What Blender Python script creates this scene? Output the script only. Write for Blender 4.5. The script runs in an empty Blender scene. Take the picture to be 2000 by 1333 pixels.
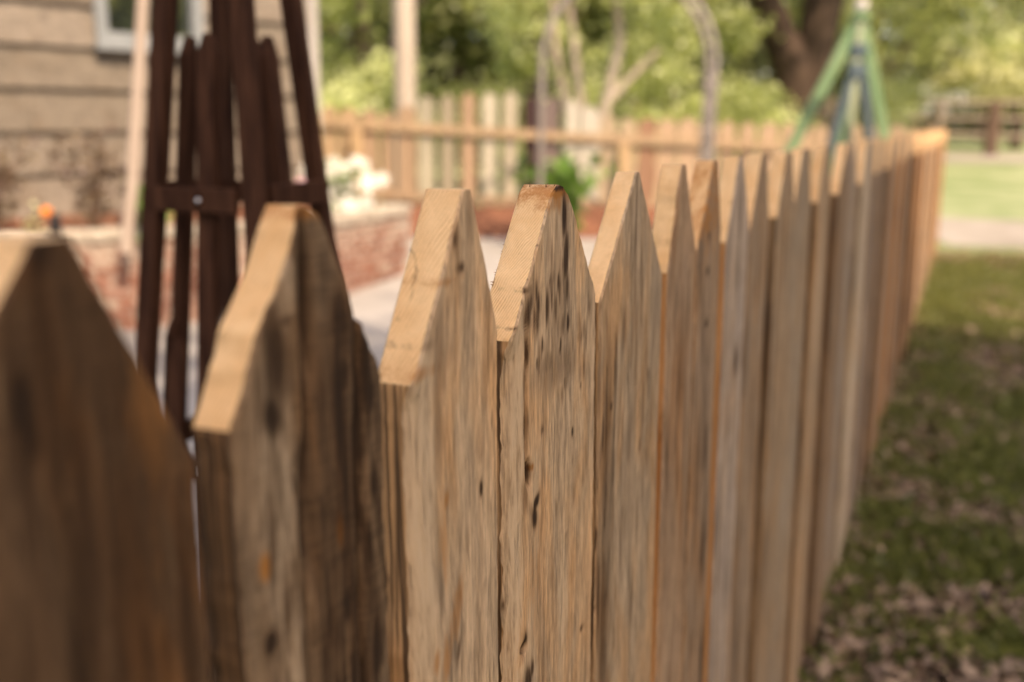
import bpy, math, random
import numpy as np
from mathutils import Vector, Matrix

random.seed(7)
RNG = np.random.default_rng(11)
scene = bpy.context.scene
COL = scene.collection

# ------------------------------------------------------------------ camera, sky, sun, exposure
EYE = 1.26
PITCH, ROLL = 0.2174, 0.012
cam = bpy.data.cameras.new('camera')
cam.lens = 35.0
cam.sensor_width = 36.0
cam.clip_start = 0.02
cam.clip_end = 500.0
cam.dof.use_dof = True
cam.dof.focus_distance = 0.708
cam.dof.aperture_fstop = 3.3
co = bpy.data.objects.new('camera', cam)
COL.objects.link(co)
co.matrix_world = (Matrix.Translation((0, 0, EYE)) @ Matrix.Rotation(math.pi / 2 - PITCH, 4, 'X')
                   @ Matrix.Rotation(ROLL, 4, 'Z'))
scene.camera = co

SUN_EL, SUN_AZ = math.radians(50), math.radians(148)      # azimuth from +Y towards +X
SUN = Vector((math.cos(SUN_EL) * math.sin(SUN_AZ), math.cos(SUN_EL) * math.cos(SUN_AZ), math.sin(SUN_EL)))
world = bpy.data.worlds.new('World')
scene.world = world
world.use_nodes = True
wn = world.node_tree
wn.nodes.clear()
sky = wn.nodes.new('ShaderNodeTexSky')
sky.sky_type = 'NISHITA'
sky.sun_disc = False
sky.sun_elevation = SUN_EL
sky.sun_rotation = SUN_AZ
sky.dust_density = 2.5
bg = wn.nodes.new('ShaderNodeBackground')
bg.inputs['Strength'].default_value = 0.13
wo = wn.nodes.new('ShaderNodeOutputWorld')
wn.links.new(sky.outputs[0], bg.inputs[0])
wn.links.new(bg.outputs[0], wo.inputs[0])

sl = bpy.data.lights.new('sun', 'SUN')
sl.energy = 2.4
sl.angle = math.radians(0.5)
sl.color = (1.0, 0.91, 0.78)
so = bpy.data.objects.new('sun', sl)
COL.objects.link(so)
so.rotation_euler = SUN.to_track_quat('Z', 'Y').to_euler()

vs = scene.view_settings
vs.view_transform = 'Standard'
vs.look = 'None'
vs.gamma = 1
vs.use_curve_mapping = False
vs.exposure = 1.5
vs.use_white_balance = True
vs.white_balance_temperature = 8300
vs.white_balance_tint = 18
scene.cycles.use_denoising = True
scene.cycles.max_bounces = 8
scene.cycles.transparent_max_bounces = 8


# ------------------------------------------------------------------ node helpers
class NT:
    def __init__(self, name):
        self.m = bpy.data.materials.new(name)
        self.m.use_nodes = True
        self.t = self.m.node_tree
        self.t.nodes.clear()
        self.out = self.t.nodes.new('ShaderNodeOutputMaterial')

    def n(self, typ, ins=None, **props):
        nd = self.t.nodes.new(typ)
        for k, v in props.items():
            setattr(nd, k, v)
        for k, v in (ins or {}).items():
            if isinstance(v, bpy.types.NodeSocket):
                self.t.links.new(v, nd.inputs[k])
            else:
                nd.inputs[k].default_value = v
        return nd

    def coord(self, scale, kind='Object', rand=True):
        tc = self.n('ShaderNodeTexCoord')
        v = tc.outputs[kind]
        if rand:
            oi = self.n('ShaderNodeObjectInfo')
            r = self.n('ShaderNodeMath', {0: oi.outputs['Random'], 1: 37.0}, operation='MULTIPLY').outputs[0]
            v = self.n('ShaderNodeVectorMath', {0: v, 1: r}, operation='ADD').outputs[0]
        mp = self.n('ShaderNodeMapping', {'Vector': v, 'Scale': scale})
        return mp.outputs[0]

    def noise(self, scale, detail=3.0, dist=0.0, kind='Object', rough=0.55, rand=True):
        return self.n('ShaderNodeTexNoise', {'Vector': self.coord(scale, kind, rand), 'Scale': 1.0, 'Detail': detail,
                                             'Distortion': dist, 'Roughness': rough}).outputs[0]

    def math(self, op, a, b=0.0, c=0.0, clamp=False):
        return self.n('ShaderNodeMath', {0: a, 1: b, 2: c}, operation=op, use_clamp=clamp).outputs[0]

    def remap(self, v, a, b, c=0.0, d=1.0):
        return self.n('ShaderNodeMapRange', {0: v, 1: a, 2: b, 3: c, 4: d}).outputs[0]

    def mix(self, f, a, b, blend='MIX'):
        nd = self.n('ShaderNodeMix', data_type='RGBA', blend_type=blend)
        for k, v in ((0, f), (6, a), (7, b)):
            if isinstance(v, bpy.types.NodeSocket):
                self.t.links.new(v, nd.inputs[k])
            else:
                nd.inputs[k].default_value = v if k == 0 else (tuple(v) + (1,) if len(v) == 3 else v)
        return nd.outputs[2]

    def scale(self, col, f):
        return self.n('ShaderNodeVectorMath', {0: col, 3: f}, operation='SCALE').outputs[0]

    def ramp(self, f, stops):
        nd = self.n('ShaderNodeValToRGB', {0: f})
        cr = nd.color_ramp
        while len(cr.elements) < len(stops):
            cr.elements.new(0.5)
        for e, (p, c) in zip(cr.elements, stops):
            e.position = p
            e.color = tuple(c) + (1,)
        return nd.outputs[0]

    def objcol(self):
        return self.n('ShaderNodeObjectInfo')

    def bump(self, h, dist, strength=0.6):
        return self.n('ShaderNodeBump', {'Height': h, 'Distance': dist, 'Strength': strength}).outputs[0]

    def bsdf(self, col, rough=0.8, normal=None, spec=0.25, **kw):
        ins = {'Base Color': col if isinstance(col, bpy.types.NodeSocket) else tuple(col) + (1,), 'Roughness': rough,
               'Specular IOR Level': spec}
        if normal is not None:
            ins['Normal'] = normal
        ins.update(kw)
        b = self.n('ShaderNodeBsdfPrincipled', ins)
        self.t.links.new(b.outputs[0], self.out.inputs[0])
        return self.m


def mat_picket():
    t = NT('weathered picket wood')
    oi = t.objcol()
    tc = t.n('ShaderNodeTexCoord')
    off = t.math('MULTIPLY', oi.outputs['Random'], 37.0)
    base_v = t.n('ShaderNodeVectorMath', {0: tc.outputs['Object'], 1: off}, operation='ADD').outputs[0]
    wp = t.n('ShaderNodeTexNoise', {'Vector': t.n('ShaderNodeMapping', {'Vector': base_v, 'Scale': (14, 14, 5)}).outputs[0], 'Scale': 1.0, 'Detail': 3.0})
    wv = t.n('ShaderNodeVectorMath', {0: wp.outputs['Color'], 1: (.5, .5, .5)}, operation='SUBTRACT').outputs[0]
    wv = t.n('ShaderNodeVectorMath', {0: wv, 1: (.022, .004, .0)}, operation='MULTIPLY').outputs[0]
    v = t.n('ShaderNodeVectorMath', {0: base_v, 1: wv}, operation='ADD').outputs[0]

    def nz(scale, detail=3.0, dist=0.0):
        m = t.n('ShaderNodeMapping', {'Vector': v, 'Scale': scale}).outputs[0]
        return t.n('ShaderNodeTexNoise', {'Vector': m, 'Scale': 1.0, 'Detail': detail, 'Distortion': dist, 'Roughness': .6}).outputs[0]
    A = nz((66, 66, 6), 5, .5)
    B = nz((480, 480, 60), 3, .3)
    G = nz((250, 250, 24), 4, .5)
    Cn = nz((18, 18, 5), 3, .6)
    S = nz((34, 34, 2.4), 4, 1.0)
    W = nz((44, 44, 9), 4, .8)
    f = t.math('ADD', t.remap(A, .3, .7, .72, 1.18), t.remap(B, .3, .7, -.2, .2))
    f = t.math('ADD', f, t.remap(G, .35, .65, -.24, .18))
    base = t.scale(oi.outputs['Color'], f)
    tint = t.ramp(Cn, [(.3, (.93, .97, 1.04)), (.5, (1, 1, 1)), (.68, (1.1, .93, .76))])
    base = t.mix(1.0, base, tint, 'MULTIPLY')
    base = t.mix(t.remap(S, .56, .72, 0, .6), base, t.mix(1.0, base, (.52, .45, .40), 'MULTIPLY'))
    base = t.mix(t.remap(W, .58, .74, 0, .45), base, (.52, .36, .215))
    H = nz((340, 340, 13), 2, .2)
    base = t.mix(t.remap(H, .615, .68, 0, .40), base, t.scale(base, .42))
    base = t.mix(t.remap(H, .40, .33, 0, .35), base, t.scale(base, 1.28))
    # short dark fibre flecks
    fl = t.math('MULTIPLY', t.remap(G, .60, .70), t.remap(W, .36, .56, 1, .15), clamp=True)
    base = t.mix(t.math('MULTIPLY', fl, .42), base, t.scale(base, .3))
    # rough-sawn arcs on boards that carry them (alpha of the board colour)
    saw = t.noise((26, 26, 250), 3, 1.0)
    patch = t.remap(t.noise((30, 30, 14), 3, .4), .36, .58)
    amt = t.math('MULTIPLY', t.math('MULTIPLY', oi.outputs['Alpha'], patch), t.remap(saw, .44, .6, 0, .6), clamp=True)
    base = t.mix(amt, base, t.scale(base, .36))
    # stains, cracks and painted edge light of the single boards, torn into streaks by the fibre
    at = t.n('ShaderNodeAttribute', attribute_name='stain_and_light')
    sp = t.n('ShaderNodeSeparateColor', {0: at.outputs['Color']})
    fib = t.math('ADD', t.math('MULTIPLY', t.math('SUBTRACT', G, .5), 1.9), t.math('MULTIPLY', t.math('SUBTRACT', B, .5), 1.1))

    def torn(m, lo=.30, hi=.72):
        gate = t.remap(m, 0.02, .25)
        return t.math('MULTIPLY', t.remap(t.math('ADD', m, t.math('MULTIPLY', fib, t.remap(m, .0, .9, 1.0, .45))), lo, hi), gate, clamp=True)
    base = t.mix(t.math('MULTIPLY', torn(sp.outputs[2], .1, .8), .9), base, (.60, .44, .29))
    base = t.mix(torn(sp.outputs[1], .15, .85), base, (.40, .165, .045))
    soft = t.math('MULTIPLY', sp.outputs[0], t.math('ADD', 1.0, t.math('MULTIPLY', fib, .8)), clamp=True)
    base = t.mix(t.math('MULTIPLY', soft, 1.15, clamp=True), base, t.mix(1.0, base, (.22, .155, .11), 'MULTIPLY'))
    base = t.mix(t.math('MULTIPLY', torn(sp.outputs[0], .42, .98), .95, clamp=True), base, (.035, .021, .013))
    h = t.math('ADD', t.math('SUBTRACT', t.math('MULTIPLY', B, .7), t.remap(H, .6, .68, 0, .8)), t.math('ADD', G, t.math('MULTIPLY', saw, t.math('MULTIPLY', oi.outputs['Alpha'], .5))))
    return t.bsdf(base, .85, t.bump(h, .0016, .8), .15)


def mat_cut():
    t = NT('fresh cut end grain')
    tc = t.n('ShaderNodeTexCoord')
    oi = t.objcol()
    d = t.n('ShaderNodeVectorMath', {0: tc.outputs['Object'], 1: (.55, 1.0, .1)}, operation='DOT_PRODUCT').outputs['Value']
    wob = t.noise((22, 22, 10), 3, .2)
    fr = t.math('ADD', 1900.0, t.math('MULTIPLY', oi.outputs['Object Index'], 100.0))
    ph = t.math('MULTIPLY', t.math('ADD', d, t.math('MULTIPLY', wob, .012)), fr)
    s = t.math('SINE', ph)
    fine = t.noise((420, 420, 420), 3, 0)
    big = t.noise((30, 30, 22), 3, .5)
    streak = t.noise((60, 60, 60), 3, .4)
    s = t.math('MULTIPLY', s, t.remap(streak, .35, .65, .45, 1.0))
    col = t.ramp(t.remap(s, -1, 1, 0, 1), [(0, (.52, .275, .115)), (.2, (.77, .47, .225)), (.6, (.86, .565, .30))])
    col = t.mix(t.remap(big, .42, .7, 0, .55), col, (.70, .37, .145))
    col = t.scale(col, t.remap(fine, .3, .7, .94, 1.04))
    knot = t.noise((38, 38, 26), 3, 1.2)
    col = t.mix(t.remap(knot, .68, .74, 0, .75), col, (.16, .075, .03))
    at = t.n('ShaderNodeAttribute', attribute_name='stain_and_light')
    sp = t.n('ShaderNodeSeparateColor', {0: at.outputs['Color']})
    tear = t.math('MULTIPLY', t.math('SUBTRACT', fine, .5), 1.2)
    col = t.mix(t.remap(t.math('ADD', sp.outputs[0], tear), .3, 1.0, 0, .85), col, (.17, .085, .04))
    col = t.mix(t.remap(t.math('ADD', sp.outputs[1], tear), .2, .9, 0, .9), col, (.46, .19, .06))
    h = t.math('ADD', t.math('MULTIPLY', s, .5), t.math('MULTIPLY', fine, .5))
    return t.bsdf(col, .8, t.bump(h, .0004, .5), .15)


def mat_edge():
    t = NT('weathered picket edge with gap shade')
    oi = t.objcol()
    A = t.noise((40, 190, 4.5), 4, 1.2)
    B = t.noise((300, 420, 5), 3, .4)
    base = t.scale(oi.outputs['Color'], t.remap(B, .3, .7, .6, 1.0))
    base = t.mix(1.0, base, (1.04, .86, .66), 'MULTIPLY')
    base = t.mix(t.remap(A, .44, .58, 0, .88), base, (.06, .033, .018))  # dark grain, deepened to stand for shade in the gaps between boards
    return t.bsdf(base, .85, t.bump(t.math('ADD', A, B), .0015, .7), .2)


def mat_board(name, scale=(30, 30, 1.2), amp=.5, rough=.82, shift=(1, 1, 1), dist=.004):
    """wood boards coloured by their own object colour"""
    t = NT(name)
    oi = t.objcol()
    A = t.noise(scale, 4, .7)
    B = t.noise(tuple(6 * s for s in scale), 3, .2)
    Cn = t.noise(tuple(.25 * s for s in scale), 2, .2)
    f = t.math('ADD', t.remap(A, .3, .7, 1 - amp * .6, 1 + amp * .4), t.remap(B, .3, .7, -.13, .13))
    col = t.scale(oi.outputs['Color'], f)
    col = t.mix(t.remap(Cn, .5, .7, 0, .5), col, t.mix(1.0, col, (.74, .66, .58), 'MULTIPLY'))
    col = t.mix(1.0, col, shift, 'MULTIPLY')
    return t.bsdf(col, rough, t.bump(t.math('ADD', A, B), dist, .5), .25)


def mat_simple(name, c1, c2, scale=(8, 8, 8), rough=.8, detail=4, dist=.004, metal=0.0, spec=.25, kind='Object', rand=True, lo=.35, hi=.65):
    t = NT(name)
    A = t.noise(scale, detail, .3, kind, .6, rand)
    col = t.mix(t.remap(A, lo, hi), c1, c2)
    return t.bsdf(col, rough, t.bump(A, dist, .5), spec, Metallic=metal)


def mat_leaf(name, c1, c2, trans=.4):
    t = NT(name)
    at = t.n('ShaderNodeAttribute', attribute_name='tone')
    col = t.mix(at.outputs['Fac'], c1, c2)
    d = t.n('ShaderNodeBsdfDiffuse', {0: col})
    tr = t.n('ShaderNodeBsdfTranslucent', {0: t.mix(1.0, col, (1.1, 1.1, .7), 'MULTIPLY')})
    g = t.n('ShaderNodeBsdfGlossy', {0: (1, 1, 1, 1), 'Roughness': .45})
    m1 = t.n('ShaderNodeMixShader', {0: trans, 1: d.outputs[0], 2: tr.outputs[0]})
    m2 = t.n('ShaderNodeMixShader', {0: .03, 1: m1.outputs[0], 2: g.outputs[0]})
    t.t.links.new(m2.outputs[0], t.out.inputs[0])
    return t.m


M = {}
M['picket'] = mat_picket()
M['cut'] = mat_cut()
M['edge'] = mat_edge()
M['orange'] = mat_simple('fresh sawn cedar edge', (.44, .175, .055), (.52, .25, .095), (150, 150, 6), .8)
M['board'] = mat_board('reclaimed board')
M['splinter'] = mat_simple('torn wood fibre', (.16, .075, .03), (.36, .19, .085), (300, 300, 300), .9)
M['siding'] = mat_board('weathered siding board', (1.6, 20, 20), .45, .8, dist=.004)
M['dark'] = mat_simple('dark stained cedar', (.026, .0105, .006), (.085, .036, .02), (70, 70, 3), .8, dist=.0015, spec=.08)
M['steel'] = mat_simple('screw steel', (.75, .72, .68), (.85, .83, .8), (30, 30, 30), .35, metal=.8)
M['green_paint'] = mat_simple('green painted wood', (.13, .235, .115), (.20, .30, .16), (9, 9, 2), .6)
M['pale_green_paint'] = mat_simple('paler green paint', (.22, .26, .17), (.28, .32, .22), (9, 9, 2), .65)  # lighter than the green of the other legs, used on one leg
M['blue_paint'] = mat_simple('blue painted wood', (.055, .085, .10), (.085, .12, .135), (9, 9, 2), .6)
M['white_paint'] = mat_simple('off white paint', (.42, .40, .35), (.52, .5, .45), (12, 12, 3), .6)
M['trim_paint'] = mat_simple('pale grey corner trim', (.32, .30, .275), (.40, .38, .35), (20, 20, 1.5), .7)
M['frame_paint'] = mat_simple('grey blue window paint', (.20, .22, .225), (.26, .28, .285), (20, 20, 5), .55)
M['arch_metal'] = mat_simple('weathered grey metal', (.25, .22, .20), (.36, .32, .29), (14, 14, 14), .55, metal=.3)
M['pole_wood'] = mat_simple('sun bleached pole wood', (.36, .30, .245), (.48, .42, .35), (12, 12, 1), .8)
M['stake'] = mat_simple('pale tan stake', (.38, .295, .235), (.46, .37, .30), (30, 30, 3), .7)
M['mortar'] = mat_simple('lime mortar', (.30, .25, .21), (.42, .36, .30), (40, 40, 40), .9)
M['cap'] = mat_simple('whitewashed brick cap', (.34, .285, .225), (.47, .42, .345), (7, 7, 7), .85)
M['patio'] = mat_simple('pale concrete', (.26, .243, .222), (.33, .31, .288), (1.6, 1.6, 1.6), .85, kind='Object', rand=False)
M['mulch'] = mat_simple('red cedar mulch', (.10, .04, .024), (.25, .11, .064), (22, 22, 22), .95, dist=.02, rand=False)
M['soil'] = mat_simple('bare yard soil', (.10, .065, .04), (.20, .14, .09), (9, 9, 9), .95, dist=.02, rand=False)
M['bark'] = mat_simple('dark oak bark', (.022, .014, .010), (.085, .054, .037), (9, 9, 1.6), .9, dist=.03)
M['pale_bark'] = mat_simple('smooth pale bark', (.28, .22, .175), (.44, .37, .30), (5, 5, 1.2), .75, dist=.01)
M['trunk_bark'] = mat_simple('brown bark', (.07, .05, .035), (.17, .125, .09), (8, 8, 1.5), .9, dist=.02)
M['stem'] = mat_simple('brown plant stem', (.12, .07, .05), (.2, .13, .09), (50, 50, 10), .8)
M['rail_wood'] = mat_simple('grey split rail', (.15, .12, .095), (.27, .22, .17), (10, 10, 2), .85)
M['brown_post'] = mat_simple('brown post wood', (.07, .045, .032), (.14, .09, .065), (14, 14, 2), .85)
M['orange_plastic'] = mat_simple('orange plastic', (.85, .22, .03), (.9, .27, .05), (20, 20, 20), .45)
M['black_plastic'] = mat_simple('black plastic', (.015, .016, .018), (.03, .032, .035), (20, 20, 20), .45)
M['petal'] = mat_leaf('white petals', (.62, .61, .56), (.74, .73, .69), .3)
M['pink_petal'] = mat_leaf('pink petals', (.7, .28, .42), (.78, .4, .52), .35)
M['leaf_yellow'] = mat_leaf('sunny yellow green leaves', (.27, .315, .115), (.70, .745, .43), .5)
M['leaf_mid'] = mat_leaf('mid green leaves', (.14, .165, .062), (.63, .675, .36), .48)
M['leaf_dark'] = mat_leaf('dark green leaves', (.058, .066, .032), (.42, .455, .23), .42)
M['leaf_pale'] = mat_leaf('pale silvery green leaves', (.40, .41, .22), (.66, .66, .42), .4)
M['leaf_plant'] = mat_leaf('fresh garden leaves', (.06, .15, .025), (.17, .32, .06), .4)
M['leaf_purple'] = mat_leaf('purplish brown leaves', (.10, .06, .05), (.2, .15, .09), .3)
M['grass'] = mat_leaf('grass blades', (.07, .085, .025), (.30, .315, .10), .4)
M['litter'] = mat_leaf('dry fallen leaves', (.10, .06, .038), (.38, .265, .18), .12)


def mat_ground():
    t = NT('lawn and bare earth')
    A = t.noise((1.3, 1.3, 1.3), 4, .3, rand=False)
    B = t.noise((26, 26, 26), 3, .2, rand=False)
    g = t.mix(t.remap(B, .3, .7), (.06, .08, .02), (.17, .20, .06))
    e = t.mix(t.remap(B, .3, .7), (.035, .024, .015), (.10, .068, .043))
    geo = t.n('ShaderNodeNewGeometry')
    s = t.n('ShaderNodeSeparateXYZ', {0: geo.outputs['Position']})
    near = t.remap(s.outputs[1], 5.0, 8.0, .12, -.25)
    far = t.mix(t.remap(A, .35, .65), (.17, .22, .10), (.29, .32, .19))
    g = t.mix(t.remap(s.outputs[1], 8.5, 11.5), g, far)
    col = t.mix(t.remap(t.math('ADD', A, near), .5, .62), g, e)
    return t.bsdf(col, .95, t.bump(B, .03, .6), .1)


def mat_path():
    t = NT('pale dirt drive')
    A = t.noise((1.5, 1.5, 1.5), 4, .3, rand=False)
    B = t.noise((30, 30, 30), 3, .2, rand=False)
    col = t.mix(t.remap(A, .35, .65), (.27, .24, .205), (.35, .315, .28))
    col = t.scale(col, t.remap(B, .3, .7, .8, 1.1))
    return t.bsdf(col, .95, t.bump(B, .01, .5), .1)


def mat_brick():
    t = NT('reclaimed brick')
    oi = t.objcol()
    A = t.noise((16, 16, 16), 4, .4)
    B = t.noise((70, 70, 70), 3, .2)
    col = t.ramp(oi.outputs['Random'], [(0, (.19, .075, .048)), (.3, (.27, .12, .08)), (.55, (.22, .10, .072)), (.8, (.31, .18, .135)), (1, (.37, .27, .21))])
    col = t.scale(col, t.remap(B, .3, .7, .75, 1.15))
    hz = t.n('ShaderNodeObjectInfo').outputs['Location']
    hz = t.n('ShaderNodeSeparateXYZ', {0: hz}).outputs[2]
    col = t.mix(t.remap(t.math('ADD', A, t.remap(hz, .3, .52, -.03, .14)), .5, .66, 0, .85), col, (.44, .36, .29))
    return t.bsdf(col, .9, t.bump(t.math('ADD', A, B), .006, .6), .15)


def mat_glass():
    t = NT('window glass')
    g = t.n('ShaderNodeBsdfGlossy', {0: (.92, .95, .93, 1), 'Roughness': .015})
    d = t.n('ShaderNodeBsdfDiffuse', {0: (.012, .014, .014, 1)})
    fr = t.n('ShaderNodeFresnel', {0: 1.9})
    f = t.math('ADD', fr.outputs[0], .18, clamp=True)
    m = t.n('ShaderNodeMixShader', {0: f, 1: d.outputs[0], 2: g.outputs[0]})
    t.t.links.new(m.outputs[0], t.out.inputs[0])
    return t.m


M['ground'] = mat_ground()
M['path'] = mat_path()
M['brick'] = mat_brick()
M['glass'] = mat_glass()


# ------------------------------------------------------------------ object helpers
def tag(o, label=None, cat=None, group=None, kind=None):
    if label: o['label'] = label
    if cat: o['category'] = cat
    if group: o['group'] = group
    if kind: o['kind'] = kind
    return o


def empty(name, loc=(0, 0, 0), rz=0.0):
    o = bpy.data.objects.new(name, None)
    o.empty_display_size = .1
    o.location = loc
    o.rotation_euler = (0, 0, rz)
    COL.objects.link(o)
    return o


def mesh_obj(name, v, f, mats, parent=None, mi=None, smooth=False, sharp=None, attr=None):
    me = bpy.data.meshes.new(name)
    if isinstance(f, np.ndarray):
        v = np.asarray(v, np.float32)
        k = f.shape[1]
        me.vertices.add(len(v))
        me.vertices.foreach_set('co', v.ravel())
        me.loops.add(f.size)
        me.loops.foreach_set('vertex_index', f.astype(np.int32).ravel())
        me.polygons.add(len(f))
        me.polygons.foreach_set('loop_start', np.arange(0, f.size, k, dtype=np.int32))
    else:
        me.from_pydata([tuple(p) for p in v], [], f)
    for m in (mats if isinstance(mats, (list, tuple)) else [mats]):
        me.materials.append(m)
    if mi is not None:
        me.polygons.foreach_set('material_index', np.asarray(mi, np.int32))
    if attr:
        for an, (ty, val) in attr.items():
            a = me.attributes.new(an, ty, 'POINT')
            a.data.foreach_set('color' if ty == 'FLOAT_COLOR' else 'value', np.asarray(val, np.float32).ravel())
    me.update(calc_edges=True)
    me.validate()
    if smooth:
        me.polygons.foreach_set('use_smooth', np.ones(len(me.polygons), bool))
        if sharp:
            me.set_sharp_from_angle(angle=math.radians(sharp))
    o = bpy.data.objects.new(name, me)
    COL.objects.link(o)
    if parent is not None:
        o.parent = parent
    return o


class MB:
    """collects simple solids into one mesh"""
    def __init__(self):
        self.v, self.f = [], []

    def add(self, vs_, fs_):
        b = len(self.v)
        self.v += [tuple(p) for p in vs_]
        self.f += [tuple(b + i for i in q) for q in fs_]
        return self

    def box(self, c, size, rot=None, bevel=0.0):
        hx, hy, hz = size[0] / 2, size[1] / 2, size[2] / 2
        b = min(bevel, hx * .6, hy * .6, hz * .6)
        if b <= 0:
            pts = [Vector((x, y, z)) for x in (-hx, hx) for y in (-hy, hy) for z in (-hz, hz)]
            fs_ = [(0, 1, 3, 2), (4, 6, 7, 5), (0, 4, 5, 1), (2, 3, 7, 6), (0, 2, 6, 4), (1, 5, 7, 3)]
        else:
            def ring(x, y, z):
                return [Vector(p) for p in ((-x + b * 0, -y, z), (x, -y, z), (x, y, z), (-x, y, z))]
            rs = [ring(hx - b, hy - b, -hz), ring(hx, hy, -hz + b), ring(hx, hy, hz - b), ring(hx - b, hy - b, hz)]
            pts = sum(rs, [])
            fs_ = [(3, 2, 1, 0), (12, 13, 14, 15)]
            for k in range(3):
                for i in range(4):
                    j = (i + 1) % 4
                    fs_.append((4 * k + i, 4 * k + j, 4 * k + 4 + j, 4 * k + 4 + i))
        c = Vector(c)
        if rot is not None:
            pts = [rot @ p for p in pts]
        return self.add([p + c for p in pts], fs_)

    def bar(self, a, b, w, t, up=Vector((0, 0, 1)), point=0.0):
        """a rectangular bar from a to b; w along the 'side' axis, t along the other; pointed end if point > 0"""
        a, b = Vector(a), Vector(b)
        ax = (b - a).normalized()
        side = up.cross(ax)
        if side.length < 1e-5:
            side = Vector((1, 0, 0))
        side.normalize()
        oth = ax.cross(side)
        P = []
        for p, sc in ((a, 1), (b - ax * point, 1)):
            for sx, sy in ((-1, -1), (1, -1), (1, 1), (-1, 1)):
                P.append(p + side * (w / 2 * sx * sc) + oth * (t / 2 * sy))
        fs_ = [(3, 2, 1, 0)] + [(i, (i + 1) % 4, 4 + (i + 1) % 4, 4 + i) for i in range(4)]
        if point > 0:
            for sx, sy in ((-.25, -1), (.25, -1), (.25, 1), (-.25, 1)):
                P.append(b + side * (w / 2 * sx) + oth * (t / 2 * sy))
            fs_ += [(4 + i, 4 + (i + 1) % 4, 8 + (i + 1) % 4, 8 + i) for i in range(4)] + [(8, 9, 10, 11)]
        else:
            fs_.append((4, 5, 6, 7))
        return self.add(P, fs_)

    def tube(self, path, radii, n=8, jit=0.0):
        path = [Vector(p) for p in path]
        rings = []
        ref = Vector((.3, .9, .1)).normalized()
        for i, p in enumerate(path):
            d = (path[min(i + 1, len(path) - 1)] - path[max(i - 1, 0)]).normalized()
            s = d.cross(ref)
            if s.length < .05: s = d.cross(Vector((1, 0, 0)))
            s.normalize()
            u = s.cross(d)
            r = radii[i] if isinstance(radii, (list, tuple)) else radii
            rings.append([p + (s * math.cos(2 * math.pi * k / n) + u * math.sin(2 * math.pi * k / n)) * r * (1 + random.uniform(-jit, jit)) for k in range(n)])
        vs_ = sum(rings, [])
        fs_ = []
        for i in range(len(path) - 1):
            for k in range(n):
                fs_.append((i * n + k, i * n + (k + 1) % n, (i + 1) * n + (k + 1) % n, (i + 1) * n + k))
        fs_.append(tuple(range(n - 1, -1, -1)))
        fs_.append(tuple((len(path) - 1) * n + k for k in range(n)))
        return self.add(vs_, fs_)

    def ball(self, c, r, n=10):
        vs_, fs_ = [], []
        m = n // 2
        for i in range(m + 1):
            th = math.pi * i / m
            for k in range(n):
                ph = 2 * math.pi * k / n
                vs_.append((c[0] + r * math.sin(th) * math.cos(ph), c[1] + r * math.sin(th) * math.sin(ph), c[2] + r * math.cos(th)))
        for i in range(m):
            for k in range(n):
                fs_.append((i * n + k, (i + 1) * n + k, (i + 1) * n + (k + 1) % n, i * n + (k + 1) % n))
        return self.add(vs_, fs_)

    def build(self, name, mat, parent=None, smooth=False, sharp=40, color=None):
        o = mesh_obj(name, self.v, self.f, mat, parent, smooth=smooth, sharp=sharp)
        if color: o.color = tuple(color) + (1,) if len(color) == 3 else color
        return o


# smooth value noise for geometry
_T = np.random.default_rng(3).random((256, 256))


def vnoise(x, y):
    x = np.asarray(x, float); y = np.asarray(y, float)
    xi, yi = np.floor(x).astype(int), np.floor(y).astype(int)
    fx, fy = x - xi, y - yi
    fx, fy = fx * fx * (3 - 2 * fx), fy * fy * (3 - 2 * fy)
    g = lambda a, b: _T[a % 256, b % 256]
    return (g(xi, yi) * (1 - fx) + g(xi + 1, yi) * fx) * (1 - fy) + (g(xi, yi + 1) * (1 - fx) + g(xi + 1, yi + 1) * fx) * fy


# leaves: n quads (rhombi) at given centres
def leaf_quads(cen, size, up=.5, asp=.6, droop=0.0):
    n = len(cen)
    nrm = RNG.normal(size=(n, 3)); nrm[:, 2] = np.abs(nrm[:, 2]) + up
    nrm /= np.linalg.norm(nrm, axis=1)[:, None]
    a = RNG.normal(size=(n, 3))
    a -= (a * nrm).sum(1)[:, None] * nrm
    a /= np.linalg.norm(a, axis=1)[:, None]
    b = np.cross(nrm, a)
    s = (size * RNG.uniform(.6, 1.3, n))[:, None]
    v = np.stack([cen - a * s * .5, cen + b * s * .5 * asp, cen + a * s * .5 - nrm * s * droop, cen - b * s * .5 * asp], 1)
    return v.reshape(-1, 3), np.arange(4 * n).reshape(-1, 4)


def clump_points(c, rad, nclump, nleaf, rc, shell=.55, flat=.75):
    """leaf centres in many clumps that fill an ellipsoid unevenly"""
    u = RNG.normal(size=(nclump, 3)); u /= np.linalg.norm(u, axis=1)[:, None]
    r = RNG.uniform(shell, 1.0, nclump) ** .7
    cc = np.asarray(c) + u * r[:, None] * np.asarray(rad)
    rr = rc * RNG.uniform(.6, 1.4, nclump)
    idx = RNG.integers(0, nclump, nleaf)
    p = RNG.normal(size=(nleaf, 3)) * .42
    p[:, 2] *= flat * .8
    pts = cc[idx] + p * rr[idx][:, None]
    tone = np.clip(RNG.uniform(.0, 1.0, nclump)[idx] + RNG.normal(0, .14, nleaf), 0, 1)
    return pts, tone


def ground_z(x, y):
    return float(np.interp(y, [-50, 11, 25, 45, 80, 300], [0, 0, .62, 1.0, 1.2, 1.2]))


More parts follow.
